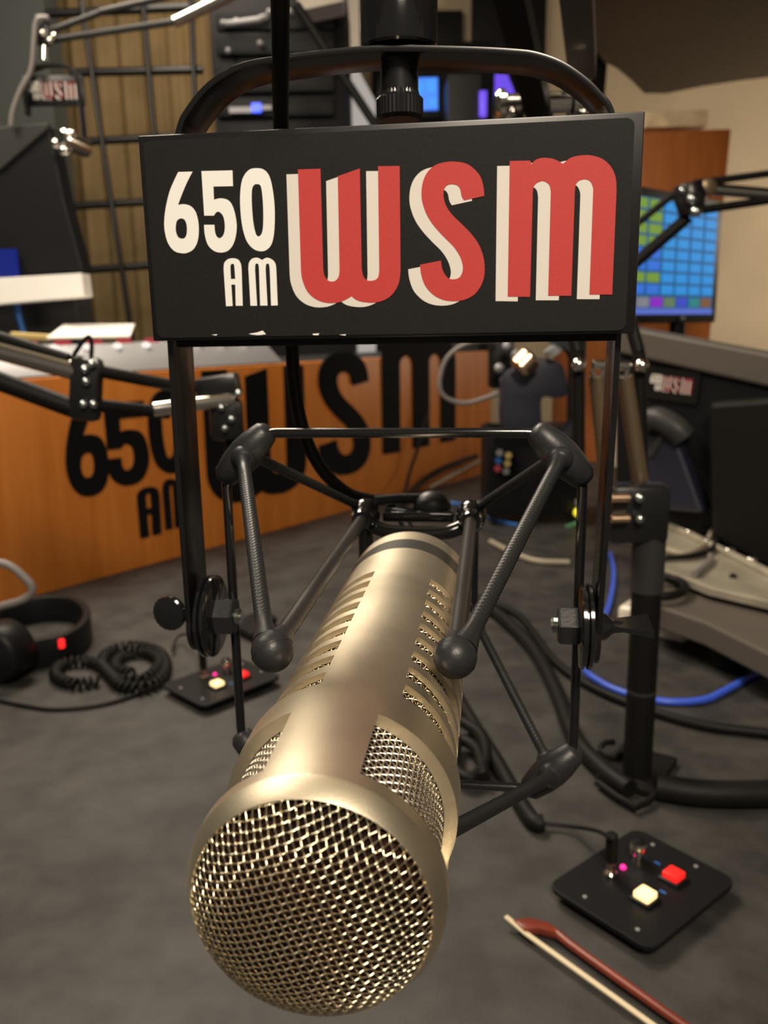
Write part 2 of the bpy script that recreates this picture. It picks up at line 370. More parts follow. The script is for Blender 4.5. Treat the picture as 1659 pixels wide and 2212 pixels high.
def indome(u, v): return math.hypot((u-NX/2)*DPX, (v-NZ/2)*DPZ) < DR*.99
weave(dome, NX, NZ, .00023, .000235, 6, indome, 6).build('front_grille', 'wire', mic, xf=RIG, smooth=80)
bk = MB().lathe([(.0015-DH*(1-(q/12)**4)+.0018, DR*q/12*.985) for q in range(12, -1, -1)], (MX, MY, MZ), (0, 1, 0), 64)
bk.build('grille_backing', 'core', mic, xf=RIG)
for a0, a1 in ((16, 114), (-117, -19)):
    nu = int((a1-a0)*rad(1)*.0245/.0015)
    weave(lambda u, v, h: cp(a0+(a1-a0)*u/nu, .007+.0015*v, .0240+h), nu, 20, .00027, .00023, 5).build('side_grille', 'wire2', mic, xf=RIG, smooth=80)
for a0, a1 in ((28, 104), (-90, -14)):
    nu = int((a1-a0)*rad(1)*.0245/.0015)
    weave(lambda u, v, h: cp(a0+(a1-a0)*u/nu, .048+.0017*v, .0242+h), nu, 60, .00034, .00028, 4, n=5).build('slot_grille', 'wire', mic, xf=RIG, smooth=80)

# ------------------------------------------------------------ shock mount
sm = thing('shock_mount', 'black microphone shock mount, flat steel yoke around a square elastic-hung wire frame', 'shock mount', RIG @ V((MX, .32, .09)))
YW = .022; Y0 = .3150                         # yoke strip width and mid-depth
xl, xr = -.1190, .0436; zt = .0935; ZP = -.1145
def yk_(px, py, dx=0, dz=0): q = rg(px, py, Y0-YW/2); return V((q.x+dx, Y0, q.z+dz))
path = [V((xl-.001, Y0, ZP-.002)), V((xl-.001, Y0, -.05)), V((xl, Y0, .030))]
path += spline([V((xl, Y0, .045)), yk_(379, 285, .0009), yk_(397, 241, .001), yk_(437, 187, .0009, -.0006), yk_(480, 154, .0006, -.0009), yk_(527, 133, 0, -.0011), yk_(590, 121, 0, -.0011), yk_(741, 102, 0, -.0011), yk_(850, 96, 0, -.0011), yk_(1013, 99, 0, -.0011), yk_(1110, 104, 0, -.0011), yk_(1160, 111, -.0003, -.001), yk_(1216, 131, -.0006, -.0009), yk_(1266, 165, -.0009, -.0006), yk_(1302, 203, -.0011), yk_(1330, 248, -.0011), V((xr, Y0, .045))], 5)
path += [V((xr, Y0, .02)), V((xr-.001, Y0, -.05)), V((xr-.003, Y0, ZP-.004))]
ZY = yk_(860, 96).z
MB().strip(path, (0, 1, 0), YW, .0022).build('yoke', 'strap', sm, xf=RIG, smooth=40, bevel=.0004)
for x in (xl-.001, xr-.003):                  # rounded leg ends
    MB().cyl((x-.0011, Y0, ZP-.003), (x+.0011, Y0, ZP-.003), YW/2+.0005, 40, .0004).build('yoke_end', 'strap', sm, xf=RIG)
for sx, x in ((1, xl), (-1, xr-.002)):        # washers, nut, screw end, thumb screw
    wa = MB()
    wa.lathe([(0, .0155), (.0008, .0168), (.0020, .0168), (.0026, .0150), (.0030, .0150), (.0034, .0168), (.0046, .0168), (.0054, .0155)], (x+sx*.0022, Y0, ZP), (sx, 0, 0), 48)
    wa.build('friction_washer', 'gloss', sm, xf=RIG)
    nut = MB().lathe([(0, .0080), (.0068, .0080), (.0074, .0074)], (x+sx*.0078, Y0, ZP), (sx, 0, 0), 6).build('hex_nut', 'rubber', sm, xf=RIG, smooth=0)
    MB().lathe([(0, .0030), (.0006, .0032), (.0010, .0030), (.0014, .0032), (.0018, .0030), (.0022, .0032), (.0030, .0026)], (x+sx*.0150, Y0, ZP), (sx, 0, 0), 24).build('screw_end', 'zinc', sm, xf=RIG)
    wg = MB().lathe([(0, .0055), (.0016, .0052), (.0045, .0026), (.012, .0018)], (x-sx*.0014, Y0, ZP), (-sx, 0, 0), 24)
    if sx == 1: wg.lathe([(-.0016, .0066), (-.0010, .0072), (.0010, .0072), (.0016, .0066)], (x-sx*.0125, Y0-.001, ZP+.001), (.15, 1, .0), 40, rip=.03)
    else: wg.add([(p.x, p.y, p.z) for p in [V((x+.005, Y0-.002, ZP-.0006)), V((x+.020, Y0-.0075, ZP-.0016)), V((x+.020, Y0+.0075, ZP+.0006)), V((x+.005, Y0+.002, ZP+.0010)), V((x+.005, Y0-.002, ZP+.0010)), V((x+.020, Y0-.0075, ZP+.0008)), V((x+.020, Y0+.0075, ZP+.0030)), V((x+.005, Y0+.002, ZP+.0026))]], [(0, 1, 2, 3), (7, 6, 5, 4), (0, 4, 5, 1), (1, 5, 6, 2), (2, 6, 7, 3), (3, 7, 4, 0)])
    wg.build('thumb_screw', 'gloss', sm, xf=RIG)
# wire frame
fx0, fx1, fz1, fz0 = -.1060, .0345, -.0395, -.1885; FY = .3200; ch = .017
oct_ = [(fx0+ch, fz1), (fx1-ch, fz1), (fx1, fz1-ch), (fx1, fz0+ch), (fx1-ch, fz0), (fx0+ch, fz0), (fx0, fz0+ch), (fx0, fz1-ch)]
pp = []
for i, (x, z) in enumerate(oct_):
    p0 = V((*oct_[i-1], 0)); p1 = V((x, z, 0)); p2 = V((*oct_[(i+1) % 8], 0)); q = .005
    a = p1+(p0-p1).normalized()*q; b = p1+(p2-p1).normalized()*q
    for k in range(6):
        t_ = k/5; s_ = a*(1-t_)**2 + p1*2*t_*(1-t_) + b*t_*t_; pp.append(V((s_.x, FY, s_.y)))
MB().tube(pp, .00195, 16, closed=True).build('wire_frame', 'gloss', sm, xf=RIG, smooth=60)
# cradle rods, balls, rear knuckles
OX, OZ, BY, KY = .0253, .0248, .212, .385
cx, cz = MX, MZ
def braided(p, q, r0=.0023, name='elastic_band', pitch=.0017):
    p = V(p); q = V(q); L = (q-p).length; n = int(L/pitch*6); T = (q-p).normalized(); A_ = T.orthogonal().normalized(); B_ = T.cross(A_); m = 24; vs = []
    for i in range(n+1):
        t_ = i/n; k = max(0, min(1, (t_-.08)/.05, (.92-t_)/.05)); ph = i*math.pi/3
        base = r0 + .0020*max(0, 1-t_/.07)**1.5 + .0016*max(0, 1-(1-t_)/.09)**1.5
        for j in range(m):
            a_ = 2*math.pi*j/m; w_ = math.cos(ph+6*a_)*.6 + math.cos(ph-6*a_)*.6 + .25*math.cos(ph)
            vs.append(p.lerp(q, t_) + (A_*math.cos(a_)+B_*math.sin(a_))*base*(1+.055*k*w_))
    mb = MB().add(vs, [(i*m+j, i*m+(j+1) % m, (i+1)*m+(j+1) % m, (i+1)*m+j) for i in range(n) for j in range(m)] + [tuple(reversed(range(m))), tuple(range(n*m, n*m+m))])
    return mb.build(name, 'braid', sm, xf=RIG, smooth=80)
cn = {}
for sx in (-1, 1):
    for sz in (1, -1):
        rx_, rz_ = cx+sx*OX, cz+sz*OZ
        fx_, fz_ = (rx_, rz_) if sz > 0 else (cx+sx*.0150, cz-.0318)
        MB().tube([(fx_, BY, fz_), (rx_, KY-.006, rz_)], .0028, 20).build('cradle_rod', 'rod', sm, xf=RIG)
        bl = MB().ball((fx_, BY, fz_), .0060, (1.0, 1.02, 1.0), 28, 18); bl.lathe([(-.0003, .0058), (-.0002, .00612), (.0002, .00612), (.0003, .0058)], (fx_, BY, fz_), (.5*sx, .55, .65), 40)
        bl.tube([(fx_, BY+.002, fz_), (fx_, BY+.012, fz_)], [.0048, .0034], 18)
        bl.build('rubber_ball', 'rubber', sm, xf=RIG, smooth=60)
        kn = MB().ball((rx_, KY, rz_), .0086, (.85, 1, .95), 26, 16)
        kn.lathe([(0, .0045), (.003, .0056), (.006, .0056), (.008, .0040)], (rx_, KY-.013, rz_), (0, 1, 0), 24)
        kn.build('knuckle', 'gloss', sm, xf=RIG, smooth=60)
        # corner boot on the wire frame
        bx, bz = (fx0 if sx < 0 else fx1) - sx*ch/2, (fz1 if sz > 0 else fz0) - sz*ch/2
        d1 = V((sx, 0, -sz)).normalized(); out_ = V((sx, 0, sz)).normalized(); o = V((bx, FY, bz))
        bt = MB().tube([o-d1*.0145, o-d1*.0125, o-d1*.005, o, o+d1*.005, o+d1*.0125, o+d1*.0145], [.0030, .0050, .0066, .0070, .0066, .0050, .0030], 20)
        bt.ball(o+V((0, -.0045, 0)) - out_*.001, .0052, (1.0, 1.1, 1.0), 20, 14)
        bt.ball(o+V((0, .0050, 0)) - out_*.002, .0046, (1, 1.2, 1), 18, 12)
        bt.build('corner_boot', 'rubber', sm, xf=RIG, smooth=70)
        ball = V((fx_, BY, fz_)); e = o + V((0, -.006, 0)) - out_*.001
        d_ = (ball-e).normalized()
        braided(e, ball - d_*.002 + V((sx*.0015, 0, sz*.001)), .0025, 'elastic_band')
        e2 = o + V((0, .006, 0)) - out_*.002; kk = V((rx_+sx*.003, KY+.001, rz_+sz*.004))
        braided(e2, kk, .0021, 'elastic_band')
# rear spider joining the four knuckles
sp = MB(); kz1, kz0 = cz+OZ, cz-OZ
sp.tube(spline([(cx-OX, KY-.002, kz1-.002), (cx-OX*.72, KY-.005, kz1-.0055), (cx-OX*.4, KY-.006, kz1-.0070), (cx+OX*.4, KY-.006, kz1-.0070), (cx+OX*.72, KY-.005, kz1-.0055), (cx+OX, KY-.002, kz1-.002)], 5), .0034, 16)
sp.tube([(cx-OX, KY, kz0+.001), (cx+OX, KY, kz0+.001)], .0034, 16)
for sx in (-1, 1): sp.tube([(cx+sx*OX, KY, kz0), (cx+sx*OX, KY, kz1)], .0036, 16)
sp.box((cx, KY+.006, kz1-.001), (.034, .012, .005)); sp.build('rear_spider', 'gloss', sm, xf=RIG, smooth=50, bevel=.001)
lug = MB().ball((cx+.006, KY+.012, kz1+.002), .0085, (1.1, 1, .9), 22, 14); lug.build('rear_lug', 'rubber', sm, xf=RIG)
MB().tube([(cx-OX+.004, KY+.004, kz1+.006), (cx-.010, KY+.010, kz1+.006), (cx+.002, KY+.012, kz1+.006)], .0025, 12).build('rear_link', 'rubber', sm, xf=RIG)
# stud, knob and threaded adaptor
TX = MX+.0012
MB().lathe([(0, .0066), (.011, .0066)], (TX, Y0, ZY-.0128), (0, 0, 1), 32).build('stud_collar', 'black', sm, xf=RIG)
kb = MB().lathe([(0, .0066), (.0012, .0080), (.0068, .0080), (.0080, .0068), (.010, .0062)], (TX, Y0, ZY-.0212), (0, 0, 1), 72, rip=.035)
kb.build('knurled_knob', 'black', sm, xf=RIG, smooth=20)
MB().lathe([(0, .0128), (.0008, .0134), (.0225, .0134), (.0240, .0126), (.0242, .009)], (TX, Y0, ZY+.0012), (0, 0, 1), 64).build('thread_adaptor', 'gloss', sm, xf=RIG)

# ------------------------------------------------------------ the station sign
SW, SH = .1712, .0700
sg = thing('station_sign', 'black rectangular 650 AM WSM sign with red letters, fixed above the near microphone', 'sign', RIG @ V((SCX, SY_, SCZ)))
MB().box((SCX, SY_+.0032, SCZ), (SW, .0060, SH)).build('sign_board', 'signedge', sg, xf=RIG, bevel=.0005)
MB().box((SCX+.001, SY_+.0052, SCZ-.0038), (SW-.013, .0046, SH-.0028)).build('sign_backing', 'matte', sg, xf=RIG, bevel=.0006)
def rrect(cx_, cz_, w_, h_, r_, y):
    o = []
    for qx, qz, a0 in ((1, 1, 0), (-1, 1, 90), (-1, -1, 180), (1, -1, 270)):
        for k in range(7):
            a = rad(a0+15*k); o.append(V((cx_+qx*(w_/2-r_)+math.cos(a)*r_, y, cz_+qz*(h_/2-r_)+math.sin(a)*r_)))
    return o
MB().prism([rrect(SCX-.0006, SCZ-.0004, SW-.0052, SH-.0030, .0026, SY_)], (0, -.0004, 0)).build('sign_face', 'signface', sg, xf=RIG, smooth=0)
sgn = -RY
glyphs(sg, lambda u, v: RIG @ V((SCX+u, SY_-.0004, SCZ+v)), sgn, .00012, 'white', 'red', 'cream')
chips = MB()
for pts in ([(538,721),(556,718),(568,714),(575,722),(560,724),(545,723)], [(458,723),(470,722),(468,725)], [(675,721),(690,720),(688,724),(678,724)], [(733,723),(748,722),(746,725)]):
    chips.prism([[rg(x, y, SY_-.0002) + V((0, -.0003, 0)) for x, y in pts]], (0, -.0001, 0))
chips.build('chipped_paint', 'white', sg, xf=RIG, smooth=0)

# mic cable
def cable(name, label, pts, r, m, cat='cable', group=None, n=10, sub=10):
    return tag(MB().tube(spline(pts, sub), r, n).build(name, m, smooth=70), label, cat, group)
kp = [rg(604, -120, .262), rg(606, 120, .300), rg(608, 300, .335), rg(622, 500, .35), rg(630, 740, .36), rg(640, 860, .365), rg(662, 950, .37), rg(700, 1020, .375), rg(752, 1066, .385), rg(800, 1080, .40), rg(850, 1090, .42), V((MX, .39, MZ+.006))]
cable('microphone_cable', 'black cable dropping behind the station sign into the microphone rear', [RIG @ p for p in kp], .0030, 'matte', n=16)

# ------------------------------------------------------------ boom arm carrying the near microphone
ba = thing('boom_arm', 'black sprung boom arm on a clamp post right of the near microphone', 'boom arm', onz(1375, 1680))
pb = onz(1375, 1685); ptop = V((pb.x, pb.y, at(1402, 1185, pb.y).z))
MB().cyl(pb+V((0, 0, .006)), ptop, .0132, 32, .001).build('post', 'matte', ba)
for z in (.09, .21): MB().lathe([(0, .0134), (.003, .0134)], pb+V((0, 0, z)), (0, 0, 1), 32).build('post_ring', 'dgrey', ba)
MB().box(pb+V((.004, .012, .004)), (.055, .075, .008), Matrix.Rotation(rad(-35), 3, 'Z')).build('clamp_plate', 'matte', ba, bevel=.002)
cl = [onz(1290, 1690, DESK+.006), onz(1330, 1720, DESK+.006), onz(1372, 1745, DESK+.006), onz(1400, 1732, DESK+.006), onz(1422, 1712, DESK+.006), onz(1375, 1690, DESK+.006)]
MB().tube(cl, .0035, 10).build('clamp_bracket', 'matte', ba)
MB().tube([onz(1322+26*math.cos(a*.7), 1618+16*math.sin(a*.7), DESK+.012) for a in range(8)], .0030, 10).build('clamp_key', 'matte', ba)
pj = at(1345, 1098, pb.y)
MB().cyl(ptop-V((0, 0, .04)), ptop+V((0, 0, .03)), .0145, 28, .001).build('swivel_collar', 'dgrey', ba)
jb = MB(); jb.box(pj+V((.012, 0, -.004)), (.052, .030, .052)); pvb = jb.build('pivot_block', 'black', ba, bevel=.006)
for y in (1076, 1121): 
    q = at(1340, y, pb.y-.022); MB().cyl(q-V((.008, 0, 0)), q+V((.008, 0, 0)), .0036, 16, .0006).build('pivot_pin', 'copper', pvb)
    q = at(1382, y, pb.y-.022); MB().ball(q, .0042).build('pin_nut', 'zinc', pvb)
EL = at(1161, 222, .80)       # elbow
ep = EL + V((.005, 0, 0))
j1, j2 = at(1250, 788, .735), at(1386, 790, .735)
def bar(name, a, b, r, m, par=None, n=12): return MB().cyl(a, b, r, n, min(.001, r*.2)).build(name, m, par if par else ba)
for (x0, y0, x1, y1) in ((1250, 1010, 1248, 760), (1388, 1120, 1380, 760)): bar('arm_bar', at(x0, y0, .745), at(x1, y1, .745), .0058, 'matte')
bar('arm_bar', at(1248, 762, .745), EL+V((-.020, 0, -.004)), .0058, 'matte'); bar('arm_bar', at(1380, 762, .745), EL+V((.030, 0, -.004)), .0058, 'matte')
bar('spring_tube', at(1350, 812, .74), at(1384, 1045, .74), .0074, 'tan'); bar('spring_tube', at(1290, 812, .74), at(1312, 1040, .74), .0074, 'tan')
bar('cross_pin', j1+V((.012, 0, 0)), j2-V((.010, 0, 0)), .0042, 'chrome', n=20)
for q in (j1, j2): MB().ball(q, .0062).build('pin_ball', 'chrome', ba)
for px in (1288, 1340):
    MB().tube([at(px-10, 798, .735), at(px-4, 818, .735), at(px+8, 822, .735), at(px+16, 800, .735)], .0022, 10).build('spring_hook', 'chrome', ba)
dr = MB(); dr.lathe([(0, .009), (.003, .0125), (.008, .0125), (.010, .0085), (.030, .0080), (.050, .0085), (.064, .0085), (.066, .0125), (.071, .0125), (.074, .009)], at(1070, 228, .775), V((1, 0, .03)), 30, rip=.05)
dr.build('elbow_drum', 'chrome', ba)
for px in (1108, 1290-30): MB().ball(at(px, 243, .765), .0040).build('elbow_bolt', 'chrome', ba)
MT = RIG @ V((TX, Y0, .205))
bar('upper_arm_bar', EL+V((.004, -.004, -.02)), MT+V((.004, .02, .05)), .0135, 'matte', n=4)
bar('upper_arm_bar', EL+V((.040, .004, .03)), MT+V((.046, .02, .08)), .0165, 'lid', n=4)
MB().cyl(RIG @ V((TX, Y0, ZY+.0250)), MT+V((0, 0, .03)), .009, 24, .001).build('drop_stem', 'black', ba)

# ------------------------------------------------------------ talkback boxes
def talkbox(c, ang, label, cable_pts):
    t = thing('talkback_box', label, 'control box', c, 'talkback boxes on the desk')
    R_ = Matrix.Rotation(ang, 4, 'Z'); X = Matrix.Translation(c) @ R_
    s_ = .0445; sy = .0565; o = []
    for qx, qy, a0 in ((1, 1, 0), (-1, 1, 90), (-1, -1, 180), (1, -1, 270)):
        for k in range(6): a = rad(a0+18*k); o.append(V((qx*(s_-.010)+math.cos(a)*.010, qy*(sy-.010)+math.sin(a)*.010, .008)))
    MB().prism([o], (0, 0, .004)).build('plate', 'plastic', t, xf=X, smooth=20, bevel=.0008)
    MB().prism([[V((p.x*.82, p.y*.82, 0)) for p in o]], (0, 0, .009)).build('base', 'matte', t, xf=X, smooth=20)
    for (x, y, m) in ((.0126, -.0156, 'btnyel'), (.0133, .0200, 'btnred')):
        bz = MB().box((x, y, .013), (.0165, .0165, .004)).build('button_bezel', 'black', t, xf=X, bevel=.0008)
        MB().box((x, y, .0165), (.0125, .0125, .006)).build('button', m, bz, xf=X, bevel=.0012)
    js = MB().cyl((-.0204, -.0116, .012), (-.0204, -.0116, .016), .0050, 20, .0008).build('jack_socket', 'chrome', t, xf=X)
    MB().cyl((-.0204, -.0116, .016), (-.0204, -.0116, .024), .0028, 14).build('jack_tip', 'copper', js, xf=X)
    MB().cyl((-.0204, -.0116, .024), (-.0204, -.0116, .048), .0046, 16, .001).build('jack_plug', 'matte', js, xf=X)
    MB().lathe([(0, .0038), (.006, .0038), (.007, .0062), (.014, .0066), (.016, .0055)], (-.0172, .0196, .012), (0, 0, 1), 24).build('volume_knob', 'chrome', t, xf=X, smooth=60)
    MB().ball((-.0195, .0035, .0125), .0024).build('indicator', 'ledpink', t, xf=X)
    for x, y in ((-.006, .0285), (.016, .002)): MB().box((x, y, .0121), (.005, .002, .0004)).build('printed_mark', 'bluedim', t, xf=X)
    for x, y in ((-.0176, -.046), (.027, -.046), (-.0215, .046), (.0157, .047)): MB().cyl((x, y, .012), (x, y, .0128), .0016, 12).build('screw', 'grey', t, xf=X)
    MB().tube(spline([X @ V((-.0204, -.0116, .046))] + cable_pts, 8), .0017, 8).build('jack_lead', 'matte', t)
    return t
c1 = V((.1885, .5488, DESK))
talkbox(c1, rad(-51), 'black talkback box by the violin bow with lit red and white buttons',
        [onz(1322, 1812, DESK+.05), onz(1290, 1795, DESK+.03), onz(1240, 1786, DESK+.008), onz(1172, 1778, DESK+.006)])
c2 = V((-.1976, .9328, DESK))
talkbox(c2, rad(-44), 'black talkback box beside the coiled headphone cord, buttons lit',
        [onz(438, 1405, DESK+.06), onz(420, 1372, DESK+.03), onz(385, 1375, DESK+.01), onz(372, 1405, DESK+.008)])

# ------------------------------------------------------------ violin bow
b0 = onz(1092, 1985, DESK+.006); b1 = onz(1425, 2225, DESK+.006); bd = (b1-b0).normalized(); bn = V((-bd.y, bd.x, 0))
if bn.x < 0: bn = -bn
bw = thing('violin_bow', 'red-brown violin bow with cream hair lying in the lower right corner', 'bow', V((b0.x, b0.y, DESK)))
LB = .56
hb = MB().strip([b0+V((0, 0, .002)), b0+bd*.02, b0+bd*LB], bn, .0036, .0012); hb.build('bow_hair', 'hair', bw)
st = [b0+bd*.014+bn*.003, b0+bd*.018+bn*.012, b0+bd*.030+bn*.0165, b0+bd*.06+bn*.0150, b0+bd*.2+bn*.0135, b0+bd*.4+bn*.015, b0+bd*LB+bn*.016]
MB().tube(spline(st, 8), .0031, 12).build('bow_stick', 'bow', bw)
hd = [b0+bd*.006+bn*.001, b0+bd*.012+bn*.012, b0+bd*.026+bn*.019, b0+bd*.036+bn*.015, b0+bd*.024+bn*.009, b0+bd*.018]
MB().prism([[p-V((0, 0, .003)) for p in hd]], (0, 0, .006)).build('bow_head', 'bow', bw, bevel=.001)
MB().box(b0+bd*(LB-.02)+bn*.007, (.012, .045, .010), Matrix.Rotation(math.atan2(-bd.x, bd.y), 3, 'Z')).build('frog', 'matte', bw, bevel=.001)

# ------------------------------------------------------------ orange front panel (riser) with black letters
P0 = onz(-330, 1398); P1 = onz(1060, 1020); P0.z = P1.z = DESK; pe = (P1-P0).normalized(); pn = V((pe.y, -pe.x, 0))   # outward normal towards the camera
RT = .352
rs = thing('desk_riser', 'orange wood veneer desk riser with large black 650 AM WSM letters', 'desk riser', P0)
Lp = (P1-P0).length
MB().hexa([P0, P1, P1+V((0, 0, RT)), P0+V((0, 0, RT))], -pn*.03).build('front_panel', 'wood', rs, bevel=.002)
MB().hexa([P0+V((0, 0, RT))-pn*.03, P1+V((0, 0, RT))-pn*.03, P1+V((0, 0, RT))-pn*.36, P0+V((0, 0, RT))-pn*.36], (0, 0, -.025)).build('riser_top', 'dgrey', rs)
MB().hexa([P1-pn*.03, P1-pn*.36, P1-pn*.36+V((0, 0, RT-.025)), P1-pn*.03+V((0, 0, RT-.025))], -pe*.02).build('end_panel', 'wood', rs)
GT = [(137, 229, (200, 850), (182, 1073)), (227, 318, (260, 868), (280, 1047)), (320, 402, (350, 842), (358, 1024)), (297, 345, (318, 1052), (325, 1157)), (352, 410, (378, 1032), (385, 1138)),
      (440, 658, (612, 790), (590, 1068)), (685, 797, (740, 760), (740, 1026)), (824, 982, (900, 726), (907, 966))]
for (k, loops), (xa_, xb_, tp, bt_) in zip(SMALL+BIG, GT):
    my = (tp[1]+bt_[1])/2; ta_ = (onp(xa_, my, P0, pn)-P0).dot(pe); tb_ = (onp(xb_, my, P0, pn)-P0).dot(pe)
    zt2 = onp(*tp, P0, pn).z; zb2 = onp(*bt_, P0, pn).z
    uu = [u for u, v in loops[0]]; vv = [v for u, v in loops[0]]; ua, ub, va, vb = min(uu), max(uu), min(vv), max(vv)
    tgt = [[P0 + pe*(ta_+(u-ua)/(ub-ua)*(tb_-ta_)) + V((0, 0, zb2-DESK+(v-va)/(vb-va)*(zt2-zb2))) for u, v in l] for l in loops]
    MB().prism(tgt, pn*.004).build(k, 'panelblack', rs, smooth=0)
def PN(t, z, off): return P0 + pe*t + V((0, 0, z)) - pn*off
def tpx(x, y): return (onp(x, y, P0, pn)-P0).dot(pe)

# mixing console on the riser
ta, tb = tpx(-200, 800), tpx(620, 760)
co = thing('mixing_console', 'grey mixing console with red and white lit keys on the orange riser', 'mixing console', PN((ta+tb)/2, RT, .1))
MB().hexa([PN(ta, RT+.002, .01), PN(tb, RT+.002, .01), PN(tb, RT+.050, .07), PN(ta, RT+.050, .07)], -pn*.25).build('console_body', 'grey', co, bevel=.004)
for i in range(22):
    tt = tb - .06 - i*.062
    if tt < ta+.05: break
    q = PN(tt, RT+.046, .060)
    MB().ball(q, .008, (1, 1, .7)).build('white_key', flat('lamp_white', (1, .9, .8), 1.1), co)
    q = PN(tt-.03, RT+.052, .085); MB().box(q, (.026, .012, .012), Matrix.Rotation(math.atan2(pe.y, pe.x), 3, 'Z')).build('red_key', flat('key_red', (.55, .06, .07), .7), co, bevel=.001)
# papers
def slab(name, label, cat, px, Y, d, m, bevel=.001, group=None, Ys=None):
    q = [at(x, y, (Ys[i] if Ys else Y)) for i, (x, y) in enumerate(px)]
    return tag(MB().prism([q], d).build(name, m, smooth=0, bevel=bevel), label, cat, group)
qs = [PN(tpx(165, 745), RT+.060, .09), PN(tpx(345, 720), RT+.060, .09), PN(tpx(345, 700)+.16, RT+.085, .30), PN(tpx(165, 720)+.16, RT+.085, .30)]
tag(MB().hexa(qs, (0, 0, .003)).build('paper_sheets', 'paper', smooth=0), 'white paper sheets lying on the console beside the sign', 'paper')
pc = PN(tpx(115, 735), RT+.068, .13); tag(MB().cyl(pc, pc+pe*.10-V((0, 0, .008)), .006, 8).build('pencil', 'ashwood'), 'yellow pencil lying on the console behind the left boom arm', 'pencil')

# ------------------------------------------------------------ equipment behind the console on the left
mo = thing('studio_monitor_housing', 'large black monitor housing at the left edge above the white tray', 'monitor', at(40, 600, 1.75))
MB().prism([[at(x, y, 1.75) for x, y in ((-200, 292), (104, 268), (112, 300), (138, 430), (181, 588), (-200, 612))]], (0, .06, 0)).build('housing', 'plastic', mo, smooth=0, bevel=.004)
MB().prism([[at(x, y, 1.742) for x, y in ((-200, 290), (106, 265), (104, 276), (0, 366), (-200, 420))]], (0, .01, 0)).build('lit_top_face', 'dgrey', mo, smooth=0, bevel=.002)  # lit top face of the housing, put in as a paler grey sheet
MB().box(at(12, 578, 1.735), (.05, .01, .07)).build('blue_light_block', flat('blue_panel', (.01, .02, .20), .8), mo)  # small blue light, drawn as a glowing block
MB().prism([[at(x, y, 1.80) for x, y in ((-160, 612), (150, 600), (185, 755), (-160, 790))]], (0, .10, 0)).build('stand_plate', 'dgrey', mo, smooth=0, bevel=.004)
slab('paper_tray', 'white paper tray jutting out below the black monitor at left', 'tray', ((-200, 612), (176, 590), (182, 640), (-200, 676)), 1.68, (0, .05, 0), 'paper')
cable('blue_wire', 'blue wire hanging below the white paper tray', [at(35, 645, 1.74), at(40, 680, 1.73), at(52, 722, 1.72), at(62, 760, 1.70)], .006, 'bluedim')

# ------------------------------------------------------------ steel grid in front of a gold curtain
cur = MB(); vs = []; n_ = 120; xa, xb = at(95, 400, 3.75).x, at(720, 400, 3.75).x
for i in range(n_+1):
    x = xa + (xb-xa)*i/n_; y = 3.75 + .010*math.sin(i*.62) + .006*math.sin(i*1.31+1); vs += [(x, y, .1), (x, y, 2.75), (x, y+.012, 2.75), (x, y+.012, .1)]
cur.add(vs, [(4*i+k, 4*i+(k+1) % 4, 4*i+4+(k+1) % 4, 4*i+4+k) for i in range(n_) for k in range(4)])
tag(cur.build('curtain', 'curtain', smooth=80), 'gold-brown curtain hanging behind the black steel grid', 'curtain')
gr = thing('steel_grid', 'black steel grid panel standing in front of the gold curtain', 'grid panel', at(250, 750, 3.1))
GY = 3.1
for (x0, y0, x1, y1) in ((150, 157, 438, 151), (110, 310, 438, 292), (90, 449, 438, 429), (90, 590, 438, 565), (100, 30, 438, 14)):
    MB().cyl(at(x0, y0, GY), at(x1, y1, GY), .014, 16).build('rail', 'black', gr)
for (x0, y0, x1, y1) in ((166, -60, 286, 735), (305, -40, 372, 735), (412, -40, 438, 735)):
    p_, q_ = at(x0, y0, GY-.02), at(x1, y1, GY-.02); q_ = p_.lerp(q_, (p_.z)/(p_.z-q_.z))
    MB().cyl(p_, q_, .0095, 14).build('upright', 'black', gr)

# ------------------------------------------------------------ equipment rack
rk = thing('equipment_rack', 'black equipment rack behind the yoke arch, one unit with a blue light', 'rack', at(590, 700, 3.0))
q = [at(446, -60, 3.0), at(744, -60, 3.0), at(744, 420, 3.0), at(446, 420, 3.0)]
x0, x1 = q[0].x, q[1].x; zt_, zb_ = q[0].z, 0.0
MB().box(((x0+x1)/2, 3.25, (zt_+zb_)/2), (x1-x0, .5, zt_-zb_)).build('cabinet', 'plastic', rk, bevel=.004)
def unit(y0, y1, m='dgrey'):
    a = at(468, y0, 2.995); b = at(722, y1, 2.995)
    return MB().box(((a.x+b.x)/2, 2.985, (a.z+b.z)/2), (b.x-a.x, .02, abs(a.z-b.z))).build('rack_unit', m, rk, bevel=.002)
u = unit(28, 66, 'plastic'); unit(76, 118, 'plastic'); u3 = unit(216, 252, 'plastic'); unit(140, 200, 'plastic')
MB().tube([at(482, 52, 2.96), at(505, 50, 2.94), at(560, 42, 2.94), at(576, 36, 2.96)], .010, 10).build('handle', 'grey', u)
for x, y in ((482, 50), (510, 46), (566, 38), (582, 26), (626, 26), (562, 94), (493, 110)): MB().ball(at(x, y, 2.95), .010).build('knob', 'grey', rk)
MB().box(at(520, 238, 2.96), (.075, .01, .018)).build('label_strip', 'grey', rk)
MB().box(at(572, 233, 2.96), (.045, .01, .014)).build('label_strip', 'grey', rk)
MB().box(at(554, 233, 2.955), (.030, .012, .026)).build('blue_light', 'ledblue', u3)

